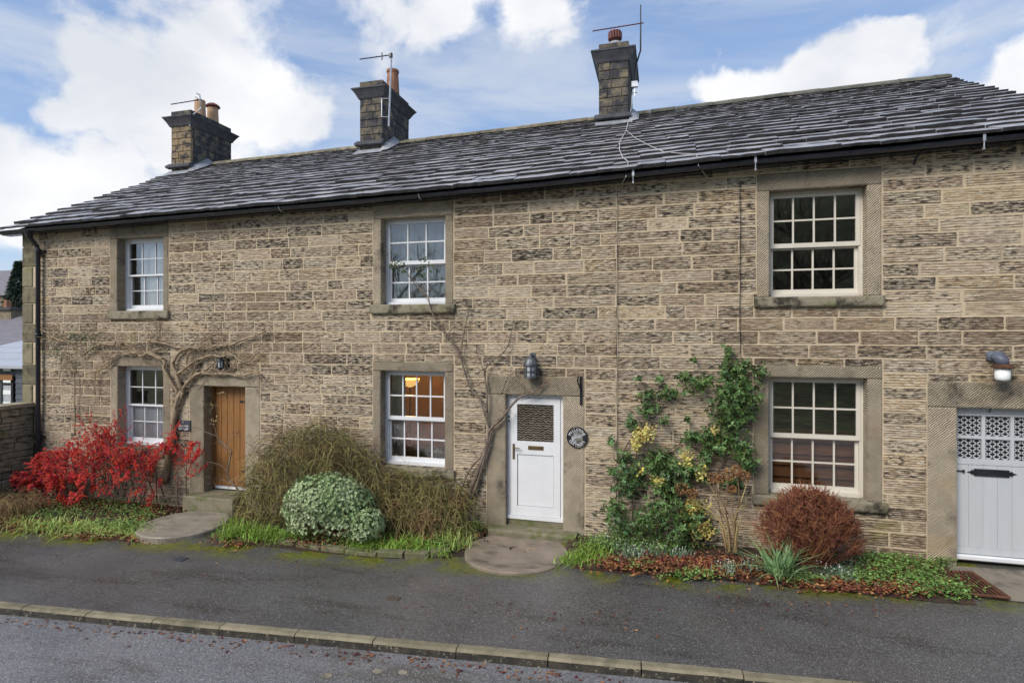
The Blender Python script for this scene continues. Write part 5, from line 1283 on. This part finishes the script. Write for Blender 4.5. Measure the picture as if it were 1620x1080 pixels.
def tangle(name, label, prof, y0, depth, n, m, seed, lmin, lmax, r, flowers, nl):
    xa, xb = prof[0][0], prof[-1][0]; t = thing(name, label, 'shrub', ((xa+xb)/2, -.3, zg((xa+xb)/2))); off = -t.location; rr_ = random.Random(seed); st = MB(); fl = MB(); lf = MB()
    for i in range(n):
        x = rr_.uniform(xa, xb); top = lerp_list(prof, x)*(1+.10*noise.noise(Vector((x*3, 0, seed)))); f = rr_.random()**.75; z = top*f
        y = y0 - depth*sqrt(max(0, 1-f*f))*rr_.uniform(.35, 1.05); p = Vector((x, min(-.04, y), zg(x)+z)); a_ = rr_.uniform(0, 2*pi)
        d = Vector((cos(a_)*.9, -abs(sin(a_))*.35, rr_.uniform(-.5, 1.0))).normalized(); l = rr_.uniform(lmin, lmax); q = [p]; k = 7; g_ = rr_.uniform(.18, .42)
        for u in range(k):
            d = (d + Vector((rr_.gauss(0, .22), rr_.gauss(0, .14), rr_.gauss(-g_, .18)))).normalized(); e = q[-1]+d*l/k; e.y = min(-.03, e.y)
            if e.z < zg(e.x)+.02 or e.x < xa-.12: break
            q.append(e)
        if len(q) < 3: continue
        st.tube([v+off for v in q], [r*(1-.6*u/(len(q)-1)) for u in range(len(q))], 3, cap=False)
        for v in q[1:]:
            if rr_.random() < nl: lf.leaf(v+off+rv(.02), rv(), rv(), .032, .012)
            if rr_.random() < flowers: fl.octa(v+off+rv(.02), .010)
    for i in range(140):                                      # upright canes inside the mound
        x = rr_.uniform(xa+.3, xb-.2); h = lerp_list(prof, x)*rr_.uniform(.6, .95); b = Vector((x+rr_.gauss(0, .15), y0-rr_.uniform(0, depth*.7), zg(x))); e = Vector((x, min(-.05, b.y+rr_.uniform(-.1, .2)), zg(x)+h))
        st.tube([b+off, b.lerp(e, .4)+rv(.05)+off, b.lerp(e, .75)+rv(.06)+off, e+off], [r*1.5, r*1.3, r, r*.6], 3, cap=False)
    st.build('stems', m, t); lf.build('leaves', M['greenleaf'], t)
    if fl.f: fl.build('flowers', M['yellowflower'], t)
tangle('winter_jasmine', 'big drooping mound of brown-green winter jasmine behind the clipped shrub', JT, -.10, .62, 2700, M['jasmine'], 41, .30, .85, .0045, .004, .35)
tangle('trailing_shrub', 'loose straw-brown stems trailing below the lit window', [(-4.45, .9), (-4.0, .98), (-3.4, .92), (-2.95, .62)], -.10, .5, 900, M['jasmine'], 42, .25, .7, .0045, 0, .5)
dead_stems('dead_plant', 'upright tan dead stems beside the clipped shrub', -4.1, -3.3, -.75, -.35, 60, .75, M['straw'], 43, .14, .35, .007)
def clipped():
    t = thing('clipped_shrub', 'rounded clipped shrub with pale variegated leaves beside the pavement', 'shrub', (-5.0, -.95, zg(-5))); rr_ = random.Random(51); lf = MB(); st = MB()
    lobes = [((-.16, .0, .66), (.64, .52, .40), 2600), ((.63, -.10, .36), (.25, .27, .25), 560), ((-.52, .0, .50), (.33, .34, .30), 620), ((.22, .02, .58), (.40, .40, .34), 700), ((.55, -.12, .22), (.22, .2, .13), 160), ((-.75, -.05, .46), (.16, .18, .16), 120), ((-.30, -.2, .36), (.42, .28, .22), 620), ((.25, -.15, .36), (.3, .25, .2), 300)]
    for c_, s_, n in lobes:
        for _ in range(n):
            d = Vector((rr_.gauss(0, 1), rr_.gauss(0, 1), rr_.gauss(.15, 1))).normalized()
            if d.z < -.55: continue
            k = (1+.13*noise.noise(d*2.6+Vector(c_)*3)+.08*noise.noise(d*7))*rr_.uniform(.82, 1.05)
            p = Vector((c_[0]+d.x*s_[0]*k, c_[1]+d.y*s_[1]*k, c_[2]+d.z*s_[2]*k))
            if p.z < .06: continue
            ax = (d + rv(.45)).normalized()
            for j in range(7):
                a_ = 2*pi*j/7+rr_.random(); u = ax.cross(Vector((.3, .5, .8))).normalized(); w = ax.cross(u); o_ = (u*cos(a_)+w*sin(a_))
                lf.leaf(p - ax*.01, (o_+ax*rr_.uniform(.2, .9)).normalized(), ax, rr_.uniform(.028, .044), .018, .15)
    for k in range(16):
        a_ = rr_.uniform(0, 2*pi); st.tube([(rr_.gauss(.1, .14), rr_.gauss(0, .1), 0), (.1+.25*cos(a_), .2*sin(a_), .25), (.5*cos(a_), .35*sin(a_), .55)], [.016, .012, .006], 5)
    lf.build('leaves', M['hebe'], t); st.build('stems', M['straw'], t)
clipped()
def evergreen():
    z = (960, 540, 3.177); t = thing('evergreen_climber', 'glossy evergreen climber with a few yellowed leaves between white door and cream window', 'climber', (W(1010, 870, -.2).x, -.2, zg(0))); off = -t.location; rr_ = random.Random(61); g = MB(); y = MB(); st = MB()
    blobs = [(620,150,60,60),(610,60,18,50),(650,230,110,80),(700,300,90,70),(600,320,90,60),(620,400,90,60),(620,480,70,60),(690,560,60,50),(720,620,50,40),(470,210,70,40),(390,180,40,30),(320,260,80,28),(200,270,50,35),(200,340,50,35),(120,410,40,35),(270,580,80,50),(420,480,40,40),
             (330,650,150,60),(230,620,70,50),(90,590,40,45),(130,680,70,60),(300,730,110,60),(440,650,60,50),(240,860,80,60),(100,740,50,50),(50,840,70,60),(330,830,60,60),(420,880,90,70),(360,960,90,60),(200,920,90,55),(80,930,80,50),(640,700,60,28),(30,650,25,25),(440,90,14,14),(270,190,22,16),(160,185,14,12),(290,400,26,20),(405,390,14,14),(560,530,40,40),(500,470,60,40),(500,560,30,60),(20,500,18,18),(690,130,50,35),(780,150,30,35)]
    yb = [(185,470,55,40),(150,520,22,40),(400,590,30,40),(480,665,30,28),(165,650,20,20),(450,850,70,30),(470,950,60,50),(260,700,45,20),(150,500,25,30),(430,820,40,30),(540,450,20,12)]
    for (bx, by, rx, ry) in blobs:
        thick = .10 + .0012*min(rx, ry)
        if by > 780: thick += .14
        for _ in range(int(rx*ry*.0165)+4):
            q = (rr_.gauss(0, .5), rr_.gauss(0, .5)); c_ = W(960+(bx+rx*q[0])/3.177, 540+(by+ry*q[1])/3.177, -.05-abs(rr_.gauss(0, thick)))
            ax = Vector((rr_.gauss(0, .7), -.55+rr_.gauss(0, .3), rr_.gauss(0, .6))).normalized()
            for j in range(5):
                a_ = 2*pi*j/5+rr_.random(); u = ax.cross(Vector((.3, .2, .9))).normalized(); w = ax.cross(u); d = (u*cos(a_)+w*sin(a_)+ax*rr_.uniform(.1, .6)+Vector((0, 0, -.25))).normalized()
                g.leaf(c_+off, d, ax, rr_.uniform(.045, .078), rr_.uniform(.022, .033), .12)
    for (bx, by, rx, ry) in yb:
        for _ in range(int(rx*ry*.075)+12):
            c_ = W(960+(bx+rx*rr_.gauss(0, .5))/3.177, 540+(by+ry*rr_.gauss(0, .5))/3.177, -.12-abs(rr_.gauss(0, .10))); y.leaf(c_+off, rv(), Vector((0, -1, .2))+rv(.4), rr_.uniform(.045, .075), .028, .12)
    for pl, r0, r1 in (([(85,760),(75,620),(95,530),(160,440),(210,380),(300,310),(390,255)], .014, .008), ([(445,520),(460,460),(530,410),(580,380)], .011, .008), ([(540,700),(560,650),(600,570),(610,500),(640,300),(615,100),(608,40)], .015, .005), ([(130,900),(128,780),(120,700)], .012, .009), ([(240,1010),(300,800),(270,600),(420,480)], .016, .008), ([(410,1010),(360,800),(450,650),(540,600)], .016, .010), ([(520,340),(560,390),(600,430)], .010, .006), ([(200,470),(260,410),(275,395)], .007, .004), ([(150,600),(152,540),(185,470)], .006, .004), ([(330,1000),(200,990),(210,950)], .010, .006)):
        stem(st, [q+off for q in trace(pl, z, -.06)], r0, r1, 5, .006)
    g.build('leaves', M['evergreen'], t); y.build('yellow_leaves', M['paleleaf'], t); st.build('stem', M['bark'], t)
evergreen()
def hydrangea():
    z = (960, 540, 3.177); t = thing('hydrangea', 'leafless hydrangea with brown dried flower heads by the cream window', 'shrub', (W(1158, 895, -.5).x, -.5, zg(1))); off = -t.location; rr_ = random.Random(71); st = MB(); hd = MB()
    for (bx, by, r) in ((375,738,32),(432,762,22),(610,672,28),(655,650,25),(690,675,25),(535,685,25),(630,742,18),(575,690,18)):
        c_ = W(960+bx/3.177, 540+by/3.177, -.42)+off; r_ = r/3.177/112*1.0
        for _ in range(150):
            d = Vector((rr_.gauss(0, 1), rr_.gauss(0, 1), rr_.gauss(0, .8))).normalized(); hd.leaf(c_+d*r_*rr_.uniform(.65, 1), (d+rv(.9)).normalized(), rv(), .028, .026, .2)
    for pl in ([(620,1060),(600,900),(560,790),(500,700)], [(640,1060),(645,900),(690,760),(705,685)], [(620,1060),(605,900),(600,800),(610,690)], [(640,1060),(650,900),(665,800),(658,660)], [(600,1060),(560,890),(430,800),(380,745)], [(610,1060),(590,930),(500,830),(435,770)], [(630,1060),(640,930),(600,850),(560,760),(540,700)], [(640,1060),(650,950),(690,850),(700,790)], [(620,1060),(620,950),(570,840),(555,740)], [(650,1060),(640,920),(630,820),(640,750)], [(600,1060),(590,960),(575,870),(545,830)], [(645,1060),(660,940),(640,880),(690,820)]):
        pp = stem(st, [q+off for q in trace(pl, z, -.42, .06)], .011, .006, 5, .010)
    st.build('stems', M['straw'], t); hd.build('flower_heads', M['deadhead'], t)
hydrangea()
def spirea():
    cx_ = W(1280, 800, -.62).x; t = thing('twiggy_bush', 'dome of leafless red-brown twigs in front of the cream lower window', 'shrub', (cx_, -.62, zg(cx_)+.05)); rr_ = random.Random(81); st = MB()
    for i in range(330):
        a_ = rr_.uniform(0, 2*pi); el = rr_.uniform(.12, 1.0)**.8; d = Vector((cos(a_)*(1-el)*.95, sin(a_)*(1-el)*.60, .35+el*.95)); d.normalize()
        dome = 1.12 if d.z > .8 else 1.0
        L_ = rr_.uniform(.80, 1.02)*(.86+.30*d.z); p = Vector((rr_.gauss(0, .08), rr_.gauss(0, .05), 0)); q = [p]; dd = Vector((d.x*1.5, d.y*1.5, d.z)).normalized()
        for k in range(6):
            dd = (dd+Vector((rr_.gauss(0, .10), rr_.gauss(0, .10), rr_.gauss(0, .08)+.05))).normalized(); e_ = q[-1]+dd*L_*1.15/6
            f_ = sqrt((e_.x/.54)**2+(e_.y/.43)**2+((e_.z-.38)/.59)**2)
            q.append(e_ if f_ < 1 or k < 2 else q[-1]+(e_-q[-1])*.25)
        st.tube(q, [.0065*(1-.6*k/6) for k in range(7)], 3, cap=False)
        for k in range(2, 7):
            for _ in range(4 if k > 3 else 1):
                e = (dd+rv(.9)).normalized(); l = rr_.uniform(.05, .14); s0 = q[k]; s1 = s0+e*l*.5+rv(.012); s2 = s0+e*l+rv(.03); st.tube([s0, s1, s2], [.0040, .0034, .0026], 3, cap=False)
                if rr_.random() < .6: st.tube([s1, s1+(e+rv(.9)).normalized()*l*.6], [.0032, .0022], 3, cap=False)
    st.build('twigs', M['twig'], t)
spirea()
def clump(name, label, cat, px, py, n, l, w, m, spread, droop=.5, group=None, rad=.06, flowers=0, oval=(1, 1)):
    p = G(px, py, .045); t = thing(name, label, cat, p, group); lf = MB(); fl = MB()
    for _ in range(n):
        a_ = R.uniform(0, 2*pi); s_ = R.uniform(.05, spread); b0 = Vector((R.gauss(0, rad)*oval[0], R.gauss(0, rad)*oval[1], 0)); ll = l*R.uniform(.55, 1.1); d = Vector((cos(a_)*s_, sin(a_)*s_, 1))
        lf.blade(b0, d, ll, w*R.uniform(.7, 1.2), droop*R.uniform(.2, 1.3))
        if flowers and R.random() < flowers:
            e = b0+d.normalized()*ll*.9; fl.leaf(e, Vector((R.uniform(-.4, .4), R.uniform(-.4, .4), -1)), rv(), .024, .013)
    lf.build('leaves', m, t)
    if fl.f: fl.build('flowers', M['petal'], t)
    return t
clump('daffodil_clump', 'tall clump of strap leaves below the red-brown twiggy bush', 'plant', 1234, 912, 110, .74, .026, M['strap'], 1.15, .55)
SN = [(1320, 900, 1.6), (1350, 893, 1.2), (1290, 905, 1.2), (1005, 880, 1.0), (1040, 872, 1.3), (985, 868, 1.0), (1150, 905, .8), (1195, 900, 1.0), (1075, 880, .8), (1335, 912, .8), (960, 862, .9)]
for px, py, k in SN:
    lab, grp = (('snowdrop clump with small white flowers at the foot of the evergreen climber', 'snowdrops under the climber') if px < 1080 else ('snowdrop clump with small white flowers between the hydrangea stems and the strap leaves', 'snowdrops by the hydrangea') if px < 1250 else ('snowdrop clump with small white flowers beside the red-brown twiggy bush', 'snowdrops by the twiggy bush'))
    clump('snowdrop_clump', lab, 'flowers', px, py, int(130*k), .19, .010, M['snowleaf'], .9, .5, grp, .10*k, .13)
def tuft_row(label, group, spots, m, l, w, n, spread=.9, droop=.7, rad=.12):
    lf = MB()
    for px, py in spots:
        c_ = G(px, py, .04)
        for _ in range(int(n*1.5)):
            a_ = R.uniform(0, 2*pi); s_ = R.uniform(.05, spread); lf.blade(c_+Vector((R.gauss(0, rad), R.gauss(0, rad*.8), 0)), Vector((cos(a_)*s_, sin(a_)*s_, 1)), l*R.uniform(.5, 1.15), w*R.uniform(.7, 1.3), droop*R.uniform(.2, 1.4))
    tag(lf.build('grass', m), label, 'grass', kind='stuff')
tuft_row('pale green arching grass in front of the red berries', 'grass tufts below the red berries', [(30+i*17, 827+ (i % 3)*5 + i*.9) for i in range(12)], M['palegrass'], .27, .013, 70, 1.2, .8, .13)
tuft_row('lush green grass between the half-round slab and the clipped shrub', 'grass tufts right of the half-round slab', [(362, 848), (385, 842), (405, 852), (425, 846), (445, 853), (470, 850), (395, 835), (372, 833)], M['grass'], .30, .012, 90, 1.0, .7, .11)
tuft_row('bright grass along the mossy edging stones', 'grass tufts along the edging', [(575, 866), (595, 860), (615, 866), (635, 862), (655, 868), (675, 862), (690, 872), (650, 852), (612, 854)], M['grass'], .24, .011, 85, 1.1, .8, .11)
tuft_row('tall grass between the lit window and the millstone', 'grass tufts left of the millstone', [(722, 848), (738, 842), (752, 836), (712, 860), (765, 832), (728, 865)], M['palegrass'], .36, .011, 55, .7, .6, .09)
tuft_row('green grass at the right edge of the millstone', 'weed tufts right of the millstone', [(905, 888), (922, 880), (940, 885), (930, 868), (950, 872)], M['grass'], .20, .012, 75, 1.1, .8, .10)
def stuff_leaves(name, label_, spots, n, m, l, w, up, hmax, seed, out=1.0):
    rr_ = random.Random(seed); mb = MB()
    for _ in range(n):
        (px, py, rx, ry, lift) = rr_.choices(spots, [s_[2]*s_[3] for s_ in spots])[0]
        p = G(px+rx*rr_.gauss(0, .45), py+ry*rr_.gauss(0, .45)); hgt = rr_.uniform(.004, hmax)+lift
        if p.y > -.05: continue
        mb.leaf(Vector((p.x, p.y, p.z+hgt)), Vector((rr_.gauss(0, 1), rr_.gauss(0, 1), rr_.gauss(0, up))).normalized(), Vector((rr_.gauss(0, .35), rr_.gauss(0, .35), 1)), l*rr_.uniform(.6, 1.2), w*rr_.uniform(.7, 1.2), rr_.uniform(-.2, .45))
    o = mb.build(name, m); tag(o, label_, name.replace('_', ' '), kind='stuff')
dead_stems('dry_fern', 'dry brown fern stems at the foot of the boundary wall', -12.6, -11.2, -1.55, -.6, 220, .45, M['straw'], 44, .5, .85, .005, cat='plant')
stuff_leaves('leaf_litter', 'red-brown fallen leaves scattered over the beds and their edges', [(1000, 900, 70, 14, .06), (1090, 900, 90, 18, .05), (1170, 905, 90, 18, .04), (1260, 918, 80, 14, .02), (1350, 930, 90, 12, .02), (1440, 935, 70, 16, .04), (1410, 905, 60, 14, .06), (60, 835, 90, 12, .03), (160, 850, 80, 8, .02), (220, 852, 40, 10, .02), (270, 790, 60, 14, .08), (130, 800, 130, 20, .08), (700, 850, 60, 18, .06), (620, 850, 60, 20, .06), (370, 862, 40, 6, .01), (500, 860, 60, 12, .04), (20, 820, 40, 20, .06), (245, 805, 50, 22, .05), (225, 828, 30, 14, .05), (200, 805, 40, 14, .05), (310, 800, 20, 16, .05)],
             13500, M['litter'], .056, .034, .25, .05, 1)
stuff_leaves('fallen_leaves', 'sparse fallen leaves lying on pavement and millstone', [(820, 880, 60, 26, .04), (1100, 930, 200, 14, .004), (1300, 960, 200, 30, .004), (600, 900, 250, 20, .004), (250, 880, 250, 14, .004), (900, 970, 300, 40, .004)], 170, M['litter'], .04, .025, .1, .006, 2)
stuff_leaves('ground_weeds', 'low bright green weeds spreading through the right bed', [(1400, 895, 70, 22, .06), (1450, 915, 50, 22, .04), (1480, 935, 60, 14, .02), (1380, 915, 50, 18, .03), (1520, 945, 25, 8, .01), (1430, 880, 60, 12, .07), (1270, 922, 40, 8, .02), (1100, 915, 50, 8, .02), (1010, 900, 30, 8, .02), (1490, 895, 26, 10, .05)],
             7500, M['weed'], .042, .034, .35, .09, 3)
stuff_leaves('low_foliage', 'low green leafy ground cover below the berries and the clipped shrub', [(90, 822, 80, 10, .06), (180, 838, 60, 10, .05), (215, 842, 30, 10, .05), (480, 858, 50, 8, .04), (540, 862, 50, 8, .03), (700, 868, 40, 8, .03), (250, 800, 60, 10, .08), (950, 866, 40, 14, .06), (1000, 866, 60, 16, .06), (1060, 872, 60, 14, .05), (120, 806, 130, 12, .05), (225, 822, 40, 14, .05), (190, 815, 40, 12, .05)],
             7000, M['weed'], .045, .026, .5, .12, 4)
rl = MB(); rr_ = random.Random(9)
for _ in range(360):
    s_ = rr_.choice([-3, -1.2, .6, 2.1, 3.4, 5.2, 6.0, 7.5, 9.5])+rr_.gauss(0, .8); x, y = kp(s_, .17+abs(rr_.gauss(0, .10))); rl.leaf(Vector((x, y, zg(x)-.084)), Vector((rr_.gauss(0, 1), rr_.gauss(0, 1), .08)), Vector((rr_.gauss(0, .2), rr_.gauss(0, .2), 1)), rr_.uniform(.03, .06), rr_.uniform(.02, .035), .2)
tag(rl.build('gutter_leaves', M['litter']), 'wet red leaves gathered in the road along the kerb', 'leaves', kind='stuff')
